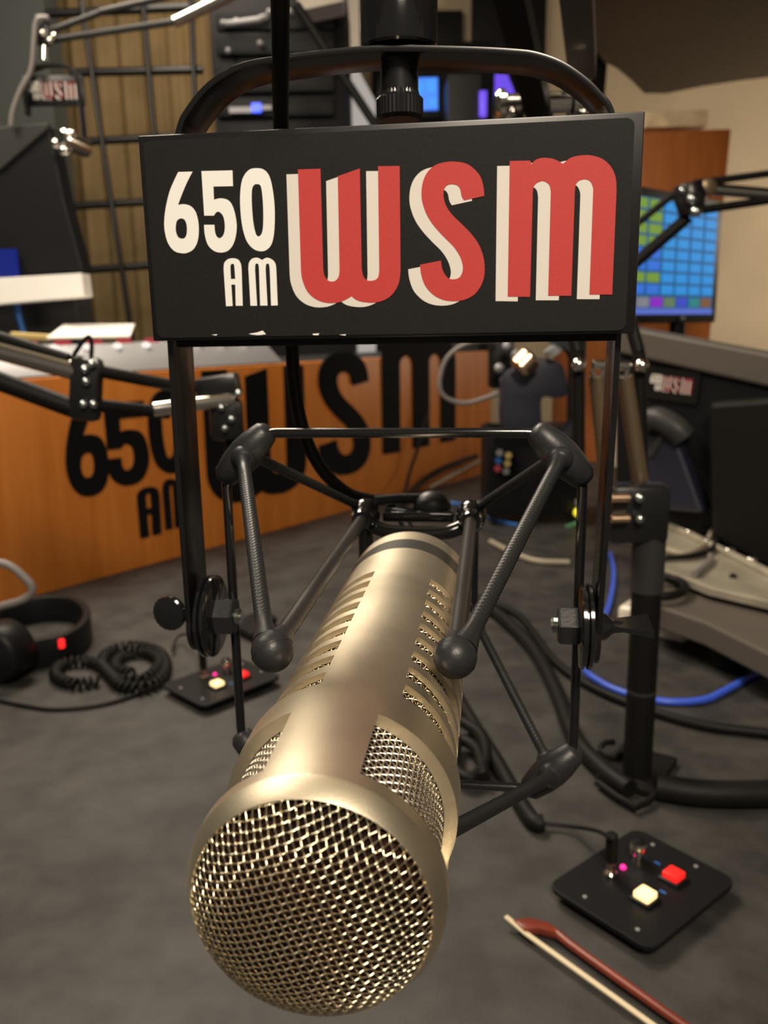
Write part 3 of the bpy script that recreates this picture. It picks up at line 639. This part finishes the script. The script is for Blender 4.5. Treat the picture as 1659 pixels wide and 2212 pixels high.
# ------------------------------------------------------------ centre background
def pxbox(name, label, cat, x0, y0, x1, y1, Y, dep, m, parent=None, bevel=.003, group=None):
    a = at(x0, (y0+y1)/2, Y); b = at(x1, (y0+y1)/2, Y); z1 = at((x0+x1)/2, y0, Y).z; z0 = at((x0+x1)/2, y1, Y).z
    if name in ('dark_cabinet', 'grey_speaker'): z0 = 0
    o = MB().box(((a.x+b.x)/2, Y+dep/2, (z0+z1)/2), (abs(b.x-a.x), dep, abs(z1-z0))).build(name, m, parent, bevel=bevel)
    if not parent: tag(o, label, cat, group)
    return o
slab('white_column', 'white column edge just right of the equipment rack', 'column', ((742, -120), (772, -120), (800, 1090), (780, 1090)), 3.9, (0, .12, 0), 'pillar')
slab('white_board', 'bright white board below the yoke top, crossed by a dark tube', 'board', ((748, 150), (778, 158), (812, 220), (812, 1090), (752, 1090)), 3.7, (0, .03, 0), flat('white_board_glow', (.72, .66, .60), .55))  # board's brightness painted in as emission, it is no lamp
slab('white_shelf', 'white slanted shelf above the equipment rack', 'shelf', ((636, -20), (742, -40), (742, 2), (652, 22)), 2.80, (0, .12, 0), 'pillar')
tag(MB().cyl(at(640, 10, 2.4), at(850, 330, 2.4), .012, 14, .001).build('distant_boom_tube', 'matte'), 'dark tube slanting across the white panel in the distance', 'tube')
bg = pxbox('dark_cabinet', 'dark cabinet behind the small blue screen', 'cabinet', 812, 90, 1064, 1158, 4.2, .3, 'plastic')
pxbox('black_door_panel', 'black panel on the pale wall right of the thread adaptor', 'panel', 938, 22, 1000, 130, 4.64, .05, 'matte')
pxbox('dark_wall_board', 'dark board on the far wall behind the boom arm', 'board', 1020, -60, 1180, 200, 4.62, .06, 'matte')
bm_ = thing('blue_screen_monitor', 'small distant monitor showing a bright blue screen beside the knurled knob', 'monitor', at(890, 260, 3.2))
pxbox('bezel', None, None, 815, 158, 960, 256, 3.2, .05, 'plastic', bm_)
pxbox('screen', None, None, 830, 168, 946, 238, 3.19, .01, 'scrblue', bm_, 0)
for x0, y0, x1, y1 in ((892, 178, 915, 205), (922, 172, 942, 200), (880, 208, 900, 228), (925, 212, 945, 230)):
    pxbox('screen_window', None, None, x0, y0, x1, y1, 3.183, .005, flat('screen_cyan', (.08, .36, .95), 1), bm_, 0)
MB().box(at(888, 275, 3.23), (.05, .04, .14)).build('stand', 'plastic', bm_)
pxbox('grey_speaker', 'tall dark grey speaker tower between the blue screen and the purple light', 'speaker', 968, 160, 1034, 1372, 3.0, .2, 'dgrey')
pxbox('purple_lamp', 'glowing purple-blue lamp strip behind the boom elbow', 'lamp', 1036, 195, 1052, 250, 2.985, .03, 'purple')
slab('purple_lit_panel', 'purple lit panel right above the chrome elbow drum', 'panel', ((1066, 160), (1096, 160), (1112, 200), (1112, 226), (1066, 226)), 4.58, (0, .03, 0), 'purple')
slab('purple_glass', 'small purple triangle of lit glass beside the ceiling soffit', 'panel', ((1222, 36), (1262, 80), (1262, 130), (1240, 130)), 3.23, (0, .03, 0), 'purple')
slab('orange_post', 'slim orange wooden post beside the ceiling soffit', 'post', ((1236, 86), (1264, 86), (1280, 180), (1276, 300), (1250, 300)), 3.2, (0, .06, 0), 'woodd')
slab('pale_post', 'pale grey strip right of the slim orange post', 'post', ((1262, 86), (1284, 112), (1280, 178), (1272, 150)), 3.13, (0, .05, 0), 'pillar')
slab('black_post', 'black upright strip where the beige wall ends', 'post', ((1284, 106), (1312, 140), (1304, 240), (1300, 320), (1276, 320)), 3.1, (0, .05, 0), 'matte')

# ------------------------------------------------------------ far microphone on its own boom arm (upper left)
FY_ = 1.75
fb = thing('boom_arm', 'slim dark boom arm reaching in at the upper left', 'boom arm', at(100, 90, FY_))
for p, q, r, m in (((100, 70), (215, 28), .006, 'dgrey'), ((112, 86), (385, 46), .0065, 'dgrey'), ((376, 48), (560, -40), .0105, 'chrome'), ((215, 26), (420, -20), .006, 'dgrey')):
    MB().cyl(at(*p, FY_), at(*q, FY_), r, 14, .001).build('arm_bar' if m != 'chrome' else 'spring_tube', m, fb)
MB().box(at(92, 66, FY_), (.026, .02, .055)).build('end_joint', 'black', fb, bevel=.006)
for x, y in ((92, 72), (116, 78), (108, 88)): MB().ball(at(x, y, FY_-.015), .006).build('joint_bolt', 'chrome', fb)
MB().cyl(at(95, 98, FY_), at(94, 130, FY_), .0065, 14).build('drop_stem', 'chrome', fb)
cable('grey_cable', 'grey cable looping down from the upper left boom arm joint', [at(105, 38, FY_-.02), at(80, 45, FY_-.02), at(74, 90, FY_-.02), at(68, 150, FY_-.02), at(45, 195, FY_-.02), at(28, 240, FY_-.02), at(24, 272, FY_-.02)], .005, 'greyc')
fs_ = thing('station_sign', 'small distant WSM sign hanging at the upper left under a boom arm', 'sign', at(115, 195, FY_))
fc = at(112, 194, FY_)
MB().box(fc+V((0, .008, 0)), (.118, .010, .054)).build('sign_board', 'signedge', fs_, bevel=.001)
glyphs(fs_, lambda u, v: fc + V((u*.66, .0025, v*.70)), V((0, -1, 0)), .0006, 'cream', flat('red_letter_glow', (.30, .03, .035), .45), 'cream')  # red letters glow by emission though they are only print
fm = thing('suspended_microphone', 'distant microphone in a black yoke below the small WSM sign at left', 'microphone', at(130, 300, FY_))
yk = [at(60, 250, FY_), at(62, 165, FY_), at(80, 148, FY_), at(110, 140, FY_), at(145, 144, FY_), at(166, 165, FY_), at(178, 250, FY_), at(182, 300, FY_)]
MB().strip(spline(yk, 5), (0, 1, 0), .022, .004).build('yoke', 'black', fm)
MB().lathe([(0, .013), (.004, .017), (.02, .018), (.075, .017), (.08, .012)], at(128, 296, FY_-.06), V((.35, 1, -.1)), 28).build('body', 'chrome', fm)
for x, y in ((122, 310), (150, 292), (140, 325)): MB().ball(at(x, y, FY_-.05), .010, (1.3, 1, 1)).build('shock_bead', 'chrome', fm)

# ------------------------------------------------------------ left boom arm in front of the letters
LY = .82
lb = thing('boom_arm', 'boom arm with chrome spring tubes crossing in front of the 650 letters', 'boom arm', at(190, 850, LY))
def lbar(n, p, q, r, m, Y0_=LY, Y1_=None): return MB().cyl(at(*p, Y0_), at(*q, Y1_ or Y0_), r, 20, .001).build(n, m, lb)
lbar('spring_tube', (-120, 725), (182, 806), .0098, 'chrome'); lbar('arm_bar', (-120, 780), (165, 885), .0095, 'matte')
lbar('arm_bar', (-120, 690), (150, 775), .0050, 'matte')
lbar('arm_bar', (205, 800), (420, 842), .0062, 'matte', LY, LY+.05); lbar('arm_bar', (205, 875), (365, 892), .0065, 'matte', LY, LY+.05)
lbar('spring_tube', (330, 885), (505, 862), .0072, 'chrome', LY+.03, LY+.06)
jbl = MB().box(at(186, 840, LY), (.030, .020, .062), Matrix.Rotation(rad(8), 3, 'Y')).build('joint_block', 'black', lb, bevel=.006)
for x, y in ((183, 798), (198, 786), (186, 824), (202, 873), (180, 873)): MB().ball(at(x, y, LY-.014), .0040).build('joint_bolt', 'zinc', jbl)
MB().tube(spline([at(150, 790, LY), at(165, 758, LY), at(190, 728, LY), at(198, 745, LY), at(196, 785, LY)], 6), .0022, 10).build('spring_loop', 'matte', lb)
MB().box(at(472, 838, LY+.07), (.045, .03, .026), Matrix.Rotation(rad(-8), 3, 'Y')).build('end_bracket', 'black', lb, bevel=.004)
MB().box(at(490, 905, LY+.07), (.034, .03, .045)).build('mic_clip', 'black', lb, bevel=.008)
for x, y in ((348, 897), (478, 880), (485, 925), (515, 850), (500, 905)): MB().ball(at(x, y, LY+.05), .0038).build('bolt', 'zinc', lb)
MB().cyl(at(505, 930, LY+.08), at(512, 985, LY+.08), .012, 16).build('hanging_stem', 'matte', lb)

# ------------------------------------------------------------ headphones and cord on the desk at left
hp = thing('headphones', 'black headphones with a red mark lying on the desk at the left edge', 'headphones', onz(60, 1440))
path = [onz(x, y) + V((0, 0, .020)) for x, y in ((40, 1452), (100, 1440), (150, 1428), (186, 1400), (190, 1368), (160, 1345), (100, 1342), (40, 1352), (-40, 1375))]
MB().strip(spline(path, 6), (0, 0, 1), .040, .010).build('headband', 'plastic', hp, smooth=60, bevel=.002)
MB().box(onz(143, 1432)+V((0, -.008, .030)), (.006, .006, .011)).build('red_mark', 'markred', hp)  # plain red mark brightened by emission, not an LED
MB().cyl(onz(0, 1470)+V((0, -.02, .038)), onz(0, 1470)+V((.012, .025, .038)), .036, 36, .006).build('ear_cup', 'plastic', hp, smooth=50)
MB().cyl(onz(-60, 1400)+V((0, 0, .038)), onz(-60, 1400)+V((.01, .03, .038)), .036, 36, .006).build('ear_cup', 'plastic', hp, smooth=50)
for k in (-.010, .006): MB().box(onz(0, 1470)+V((k, -.024, .040)), (.003, .004, .036)).build('cup_grille', 'dgrey', hp)
def coil(pts, R_, pitch, r):
    pts = spline(pts, 10); out = []; acc = 0
    for a, b in zip(pts, pts[1:]):
        L = (b-a).length; m = max(2, int(L/pitch*10)); T = (b-a).normalized(); S = T.cross(V((0, 0, 1))).normalized(); Z = V((0, 0, 1))
        for k in range(m):
            ph = (acc + L*k/m)/pitch*2*math.pi; out.append(a.lerp(b, k/m) + (S*math.cos(ph) + Z*math.sin(ph))*R_)
        acc += L
    return MB().tube(out, r, 7)
z_ = DESK+.0075
cp_ = [onz(x, y, z_) for x, y in ((215, 1470), (160, 1478), (120, 1460), (135, 1436), (190, 1430), (228, 1446), (262, 1482), (325, 1484), (358, 1446), (340, 1408), (280, 1396), (232, 1412), (222, 1440), (258, 1470), (315, 1466), (345, 1430), (310, 1410), (262, 1420), (250, 1444), (290, 1456))]
tag(coil(cp_, .0062, .0085, .0024).build('coiled_cord', 'matte', smooth=70), 'coiled black headphone cord bunched on the desk at left', 'cord')
cable('thin_black_wire', 'thin black wire curving along the desk below the coiled cord', [onz(x, y, DESK+.003) for x, y in ((-60, 1500), (40, 1522), (120, 1532), (220, 1522), (300, 1498), (345, 1478))], .0022, 'matte')
tag(MB().tube(spline([at(-60, 1215, .95), at(10, 1218, .95), at(55, 1250, .95), at(70, 1275, .95), at(50, 1295, .95), at(0, 1310, .95), at(-40, 1320, .95)], 8), .0048, 10).build('grey_hook', 'greyc', smooth=70), 'bent grey metal hook entering at the left edge above the headphones', 'hook')
tag(MB().prism([[onz(x, y, DESK+.004) for x, y in ((500, 1360), (560, 1330), (600, 1345), (545, 1385))]], (0, 0, .010)).build('cable_clamp', 'plastic', smooth=0, bevel=.002), 'flat black clamp on the desk behind the left talkback box', 'clamp')

# ------------------------------------------------------------ right side: cabinet, touch screen, boom arm
cb = thing('wooden_cabinet', 'tall orange wooden cabinet against the beige wall at right', 'cabinet', at(1480, 760, 2.75))
a = at(1250, 300, 2.75); b = at(1580, 278, 2.72)
ztop = b.z
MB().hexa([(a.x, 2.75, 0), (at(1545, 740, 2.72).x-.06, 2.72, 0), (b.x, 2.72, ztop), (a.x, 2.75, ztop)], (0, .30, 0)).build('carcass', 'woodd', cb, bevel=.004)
pxbox('paper_stack', 'cream paper stack lying on top of the tall orange cabinet', 'paper', 1395, 238, 1530, 274, 2.784, .2, 'oldpaper')
ts = thing('touch_screen', 'wide touch screen showing a grid of blue, green and purple buttons', 'monitor', at(1470, 720, 2.1))
TL, TR_, BR_, BL_ = at(1240, 425, 1.86), at(1566, 394, 2.30), at(1537, 664, 2.30), at(1240, 742, 1.86)
Z1 = (TL.z+TR_.z)/2; Z0 = (BL_.z+BR_.z)/2
TL.z = TR_.z = Z1; BL_.z = BR_.z = Z0; BL_.x, BL_.y = TL.x, TL.y; BR_.x, BR_.y = TR_.x-.0, TR_.y
te = (TR_-TL).normalized(); tn = V((te.y, -te.x, 0)); TW = (TR_-TL).length; TH = Z1-Z0
MB().hexa([BL_, BR_, TR_, TL], -tn*.045).build('bezel', 'plastic', ts, bevel=.005)
def cell(u0_, v0_, u1_, v1_, m, off=.002, name='screen_key', par=None):
    g = lambda u, v: BL_ + te*(TW*u) + V((0, 0, TH*v)) + tn*off
    return MB().hexa([g(u0_, v0_), g(u1_, v0_), g(u1_, v1_), g(u0_, v1_)], tn*.001).build(name, m, par or ts, smooth=0)
scr = cell(.03, .07, .955, .93, flat('screen_ground', (.015, .09, .22), .9), .0005, 'screen')
cell(.03, .07, .955, .115, flat('screen_bar', (.10, .16, .60), .9), .0016, 'task_bar', scr)
ncol, nrow = 9, 8
for i in range(ncol):
    for j in range(nrow):
        u_ = .035 + .92*i/ncol; v_ = .215 + .715*j/nrow
        col = ('g' if i < 5 and (j in (1, 4, 5, 6, 7)) else 'b' if i < 5 else 'c')
        if i < 2: continue
        m = {'g': flat('key_green', (.20, .36, .04), .8), 'b': flat('key_blue', (.03, .17, .72), .9), 'c': flat('key_cyan', (.02, .28, .72), .9)}[col]
        cell(u_+.008, v_+.010, u_+.92/ncol-.008, v_+.715/nrow-.010, m, par=scr)
for i, cc in enumerate(((.30, .05, .06), (.22, .22, .26), (.26, .02, .55), (.12, .20, .10), (.04, .07, .55), (.02, .22, .24), (.20, .09, .04))):
    cell(.30+i*.093, .125, .30+(i+1)*.093-.012, .200, flat('tab_%d' % i, cc, .9), par=scr)
MB().cyl(BL_.lerp(BR_, .75)+V((0, 0, .01))-tn*.02, BL_.lerp(BR_, .75)-V((0, 0, .12))-tn*.02, .02, 16).build('stand', 'plastic', ts)
for k in (.0,): MB().ball(BL_.lerp(BR_, .72)+V((0, 0, .012))+tn*.004, .006).build('power_light', 'grey', ts)
RYY = 1.45
rb = thing('boom_arm', 'boom arm with a brass-coloured spring tube in front of the touch screen', 'boom arm', at(1500, 440, RYY))
for n, p, q, r, m in (('spring_tube', (1532, 408), (1760, 428), .0095, 'chrome'), ('arm_bar', (1500, 396), (1760, 362), .0058, 'matte'), ('arm_bar', (1500, 456), (1760, 418), .0068, 'matte'),
                      ('arm_bar', (1480, 400), (1330, 520), .0058, 'matte'), ('arm_bar', (1485, 470), (1300, 630), .0100, 'matte')):
    MB().cyl(at(*p, RYY), at(*q, RYY), r, 18, .001).build(n, m, rb)
jbr = MB().tube([at(1486, 396, RYY-.01), at(1492, 430, RYY-.01), at(1492, 466, RYY-.01)], [.022, .026, .018], 16).build('joint_block', 'black', rb, bevel=.002)
for x, y, r in ((1494, 430, .0088), (1503, 457, .0088), (1474, 411, .005)): MB().ball(at(x, y, RYY-.035), r).build('joint_bolt', 'zinc', jbr)
MB().lathe([(0, .014), (.008, .014), (.010, .010)], at(1527, 406, RYY-.012), V((0, -1, 0)), 20).build('tube_end', 'tan', rb)

# ------------------------------------------------------------ big monitor seen from behind, right edge
mk = thing('desk_monitor', 'large black desk monitor seen from behind with a WSM sticker', 'monitor', onz(1560, 1330))
mY0, mY1 = 1.45, 1.22
c_ = [at(1300, 700, mY0), at(1760, 782, mY1), at(1760, 1330, mY1), at(1335, 1160, mY0)]
me_ = (V((c_[1].x, c_[1].y, 0))-V((c_[0].x, c_[0].y, 0))).normalized(); mn = V((me_.y, -me_.x, 0)); mt = c_[0]
MWd = (V((c_[1].x, c_[1].y, 0))-V((c_[0].x, c_[0].y, 0))).length
def mp(x, y, off=0): return onp(x, y, V((c_[0].x, c_[0].y, 1)) + mn*off, mn)
MB().prism([[mp(x, y) for x, y in ((1330, 704), (1800, 792), (1800, 1300), (1560, 1190), (1330, 1085))]], -mn*.03).build('screen_housing', 'plastic', mk, smooth=0, bevel=.004)
MB().prism([[mp(x, y, .012) for x, y in ((1330, 702), (1800, 790), (1800, 868), (1640, 832), (1330, 762))]], -mn*.05).build('lit_top_edge', 'lid', mk, smooth=0, bevel=.005)  # band of light along the top edge, painted with a paler material
MB().prism([[mp(x, y, .055) for x, y in ((1530, 870), (1800, 850), (1800, 1290), (1640, 1220), (1535, 1160))]], -mn*.05).build('rear_bulge', 'matte', mk, smooth=0, bevel=.008)
MB().tube(spline([mp(1385, 915, .03), mp(1420, 905, .035), mp(1458, 925, .035), mp(1478, 945, .03)], 6), [.02]*19, 14).build('cable_cover', 'dgrey', mk)
MB().cyl(mp(1440, 925, .03), mp(1405, 985, .03), .006, 12).build('cover_edge', 'dgrey', mk)
MB().prism([[mp(x, y, .03) for x, y in ((1385, 930), (1455, 930), (1520, 1110), (1400, 1100))]], -mn*.03).build('neck', 'navy', mk, smooth=0, bevel=.006)
stc = mp(1450, 832, .004); stb = MB(); 
stb.box((0, 0, 0), (.090, .002, .052)); stb.build('sticker', 'matte', mk, xf=Matrix.Translation(stc) @ Matrix.Rotation(math.atan2(me_.y, me_.x), 4, 'Z') @ Matrix.Rotation(rad(5), 4, 'Y'))
mu = V((0, 0, 1)) - me_*0
skx = me_*math.cos(rad(5)) - mu*math.sin(rad(5)); sky = mu*math.cos(rad(5)) + me_*math.sin(rad(5))
glyphs(mk, lambda u, v: stc + mn*.0012 + skx*(u*.46) + sky*(v*.56+.002), mn, .0004, 'cream', flat('red_letter_glow', (.30, .03, .035), .45), 'cream')  # sticker's red print is given its own glow

# ------------------------------------------------------------ chassis, white box, dark case under the monitor
ch_ = thing('metal_chassis', 'open grey metal chassis full of cable ends under the big monitor', 'equipment chassis', onz(1560, 1330))
zc = DESK+.085
P_ = lambda x, y, z=zc: onz(x, y, z)
top = [P_(1390, 1120), P_(1430, 1118), P_(1800, 1290), P_(1800, 1330), P_(1530, 1268), P_(1395, 1215)]
MB().prism([top], (0, 0, -.012)).build('tray', 'mgrey', ch_, smooth=0, bevel=.002)
MB().tube([P_(1405, 1118, zc+.004), P_(1500, 1160, zc+.004), P_(1800, 1305, zc+.004)], .006, 10).build('tray_rim', 'mgrey', ch_)
for x, y in ((1428, 1128), (1492, 1148), (1530, 1168), (1578, 1188), (1625, 1208)): MB().ball(P_(x, y, zc+.008), .006, (1.4, 1, .7)).build('rim_bracket', 'chrome', ch_)
MB().cyl(P_(1584, 1246, zc+.0), P_(1584, 1246, zc+.002), .005, 14).build('screw_hole', 'matte', ch_)
for i, (pts, m) in enumerate(((((1420, 1180), (1480, 1195), (1530, 1165), (1545, 1110)), 'tanc'), (((1405, 1205), (1450, 1205), (1500, 1200), (1540, 1185), (1550, 1150)), 'matte'), (((1500, 1240), (1530, 1215), (1535, 1200)), 'greyc'))):
    MB().tube(spline([P_(x, y, zc+.006) for x, y in pts], 6), .0045, 10).build('lead', m, ch_)
case = [P_(x, y, DESK+.066) for x, y in ((1395, 1240), (1530, 1268), (1800, 1350), (1800, 1480), (1525, 1345), (1395, 1300))]
tag(MB().prism([case], (0, 0, -.030)).build('grey_brown_case', 'lid', smooth=0, bevel=.003), 'flat grey-brown equipment case below the metal chassis', 'equipment case')
# legs carrying the chassis and case
for q in (P_(1640, 1290, DESK), P_(1470, 1240, DESK)):
    MB().cyl(V((q.x, q.y+.05, DESK)), V((q.x, q.y+.05, zc-.012)), .012, 14).build('foot', 'plastic', ch_)
wb = [onz(1330, 1360), onz(1480, 1395), onz(1540, 1352), onz(1395, 1315)]
tag(MB().prism([wb], (0, 0, .036)).build('white_adaptor_box', 'ivory', smooth=40, bevel=.008, seg=4), 'glossy white rounded box on the desk behind the boom post', 'box')
tag(MB().tube(spline([onz(1430+50*math.cos(a/2), 1268+20*math.sin(a/2), DESK+.078) for a in range(14)], 5), .006, 10).build('cable_loop', 'matte', smooth=70), 'black cable loop lying on the grey-brown case', 'cable')
cst = onz(1570, 1440); tag(MB().lathe([(0, .022), (.018, .024), (.026, .015), (.040, .010)], cst, (.3, 0, 1), 24).build('rubber_foot', 'matte', smooth=50), 'round black rubber foot on the desk at the right edge', 'foot')

# ------------------------------------------------------------ socket box and headset behind the right yoke leg
sb = thing('socket_box', 'black box with coloured sockets and a yellow light on the desk behind the mount', 'box', at(1150, 1120, 1.75))
pxbox('case', None, None, 1052, 925, 1262, 1116, 1.75, .12, 'plastic', sb, .006)
MB().hexa([at(1050, 912, 1.745), at(1210, 940, 1.745), at(1262, 965, 1.80), at(1070, 930, 1.85)], (0, 0, -.008)).build('lid', 'dgrey', sb)
for x, y, m in ((1079, 978, 'grey'), (1077, 995, 'bluedim'), (1075, 1012, flat('socket_red_glow', (.30, .04, .04), .5)), (1098, 984, 'ashwood'), (1096, 1001, 'ashwood'), (1093, 1018, 'grey')):  # red socket's colour includes emission, it is no lamp
    MB().cyl(at(x, y, 1.745), at(x, y, 1.738), .0072, 14).build('socket', m, sb)
MB().ball(at(1249, 1107, 1.735), .010).build('yellow_light', 'ledyel', sb)
MB().cyl(at(1250, 1080, 1.735), at(1250, 1092, 1.735), .008, 12).build('white_plug', 'grey', sb)
MB().cyl(at(1222, 1140, 1.73), at(1250, 1130, 1.73), .006, 10).build('green_plug', 'green', sb)
hs = thing('hanging_headphones', 'dark navy headphones hanging right of the orange riser', 'headphones', at(1150, 850, 1.5))
HY = 1.5
MB().strip(spline([at(1195, 735, HY), at(1235, 760, HY), at(1250, 830, HY), at(1245, 900, HY), at(1215, 945, HY)], 6), (0, 1, 0), .05, .012).build('headband', 'navy', hs, smooth=60)
MB().prism([[p for p in spline([at(x, y, HY) for x, y in ((1095, 815), (1130, 790), (1175, 775), (1215, 790), (1225, 850), (1200, 860), (1170, 862), (1168, 930), (1130, 945), (1092, 930), (1088, 870))], 4, True)]], (0, .06, 0)).build('ear_cushion', 'navy', hs, smooth=40, bevel=.006)
MB().lathe([(0, .016), (.006, .022), (.03, .022), (.036, .016)], at(1118, 800, HY-.03), V((.75, .1, .75)), 28).build('copper_ring', 'copper', hs)
MB().cyl(at(1190, 750, HY-.01), at(1200, 765, HY-.01), .016, 16).build('hinge', 'grey', hs)
wt = thing('wall_outlet_box', 'small black box with metal knobs beside the hanging headphones', 'box', at(1090, 800, 1.65))
pxbox('body', None, None, 1062, 735, 1110, 840, 1.65, .06, 'plastic', wt, .004)
for x, y in ((1095, 748), (1113, 765), (1078, 795), (1090, 822)): MB().ball(at(x, y, 1.60), .009).build('knob', 'grey', wt)
cable('grey_cable', 'grey cable looping over the right end of the orange riser', [at(x, y, 1.62) for x, y in ((1075, 735), (1010, 742), (965, 775), (950, 830), (965, 860), (1010, 870), (1075, 850))], .0045, 'greyc')
tag(MB().cyl(at(1318, 900, 1.1), at(1318, 1010, 1.1), .008, 16, .001).build('white_tube', 'ivory'), 'short white tube upright behind the right yoke leg', 'tube')
tag(MB().cyl(at(1248, 725, 1.9), V((at(1248, 725, 1.9).x, 1.9, DESK)), .020, 20).build('ribbed_black_hose', 'plastic'), 'ribbed black hose standing left of the tan spring tubes', 'hose')

# ------------------------------------------------------------ cables on the desk
def dc(name, label, px, r, m, z=None):
    return cable(name, label, [onz(x, y, DESK + (z or r)) for x, y in px], r, m)
dc('blue_cable', 'bright blue network cable curving across the desk at right', ((1318, 1195), (1326, 1240), (1315, 1310), (1280, 1385), (1262, 1440), (1300, 1475), (1360, 1500), (1440, 1516), (1520, 1512), (1570, 1490), (1640, 1452), (1720, 1420)), .0042, 'blue')
dc('thick_black_cable', 'thick black cable running from behind the microphone towards the boom post foot', ((960, 1180), (1010, 1280), (1080, 1330), (1150, 1400), (1200, 1490), (1240, 1590), (1300, 1660), (1360, 1705)), .009, 'matte')
dc('black_cable', 'black cable passing behind the boom post under the blue cable', ((1030, 1290), (1120, 1330), (1200, 1430), (1290, 1490), (1420, 1540), (1540, 1570), (1720, 1590)), .0055, 'matte')
dc('black_cable', 'fat black sleeve leaving the boom post foot to the right edge', ((1420, 1700), (1500, 1712), (1600, 1716), (1740, 1712)), .012, 'matte')
dc('black_cable', 'black cable bundle right of the microphone running down to the near talkback box', ((985, 1500), (1020, 1560), (1070, 1640), (1110, 1710), (1150, 1772), (1172, 1778)), .0075, 'matte')
dc('black_cable', 'black cable coil heaped behind the microphone body', ((1000, 1560), (1040, 1590), (1050, 1640), (1020, 1680), (985, 1660), (990, 1600), (1030, 1620), (1046, 1680)), .006, 'matte', .012)
def dr(name, label, px, r, m):
    pts = []
    for x, y in px:
        q = onz(x, y, DESK+r)
        if (q-P0).dot(pn) < .02+r: q = onp(x, y, P0+pn*(.02+r), pn)
        pts.append(q)
    return cable(name, label, pts, r, m)
dr('black_cable', 'black cable rising from the riser base towards the socket box', ((860, 1098), (900, 1050), (960, 1010), (1030, 985)), .007, 'matte')
dr('black_cable', 'thin black cable on the riser base below the letter M', ((868, 1090), (885, 1020), (905, 960), (925, 890)), .004, 'matte')
dc('beige_cable', 'beige cable arc on the desk behind the right cradle rod', ((1060, 1170), (1110, 1195), (1160, 1212), (1230, 1215)), .0055, 'tanc')
dr('beige_cable', 'pale cable slanting beside the riser base, left of the socket box', ((930, 1052), (985, 1022), (1036, 995)), .005, 'tanc')
dc('blue_cable', 'short blue cable piece on the desk behind the right knuckle', ((955, 1085), (1005, 1092), (1060, 1120), (1120, 1135)), .004, 'bluedim')
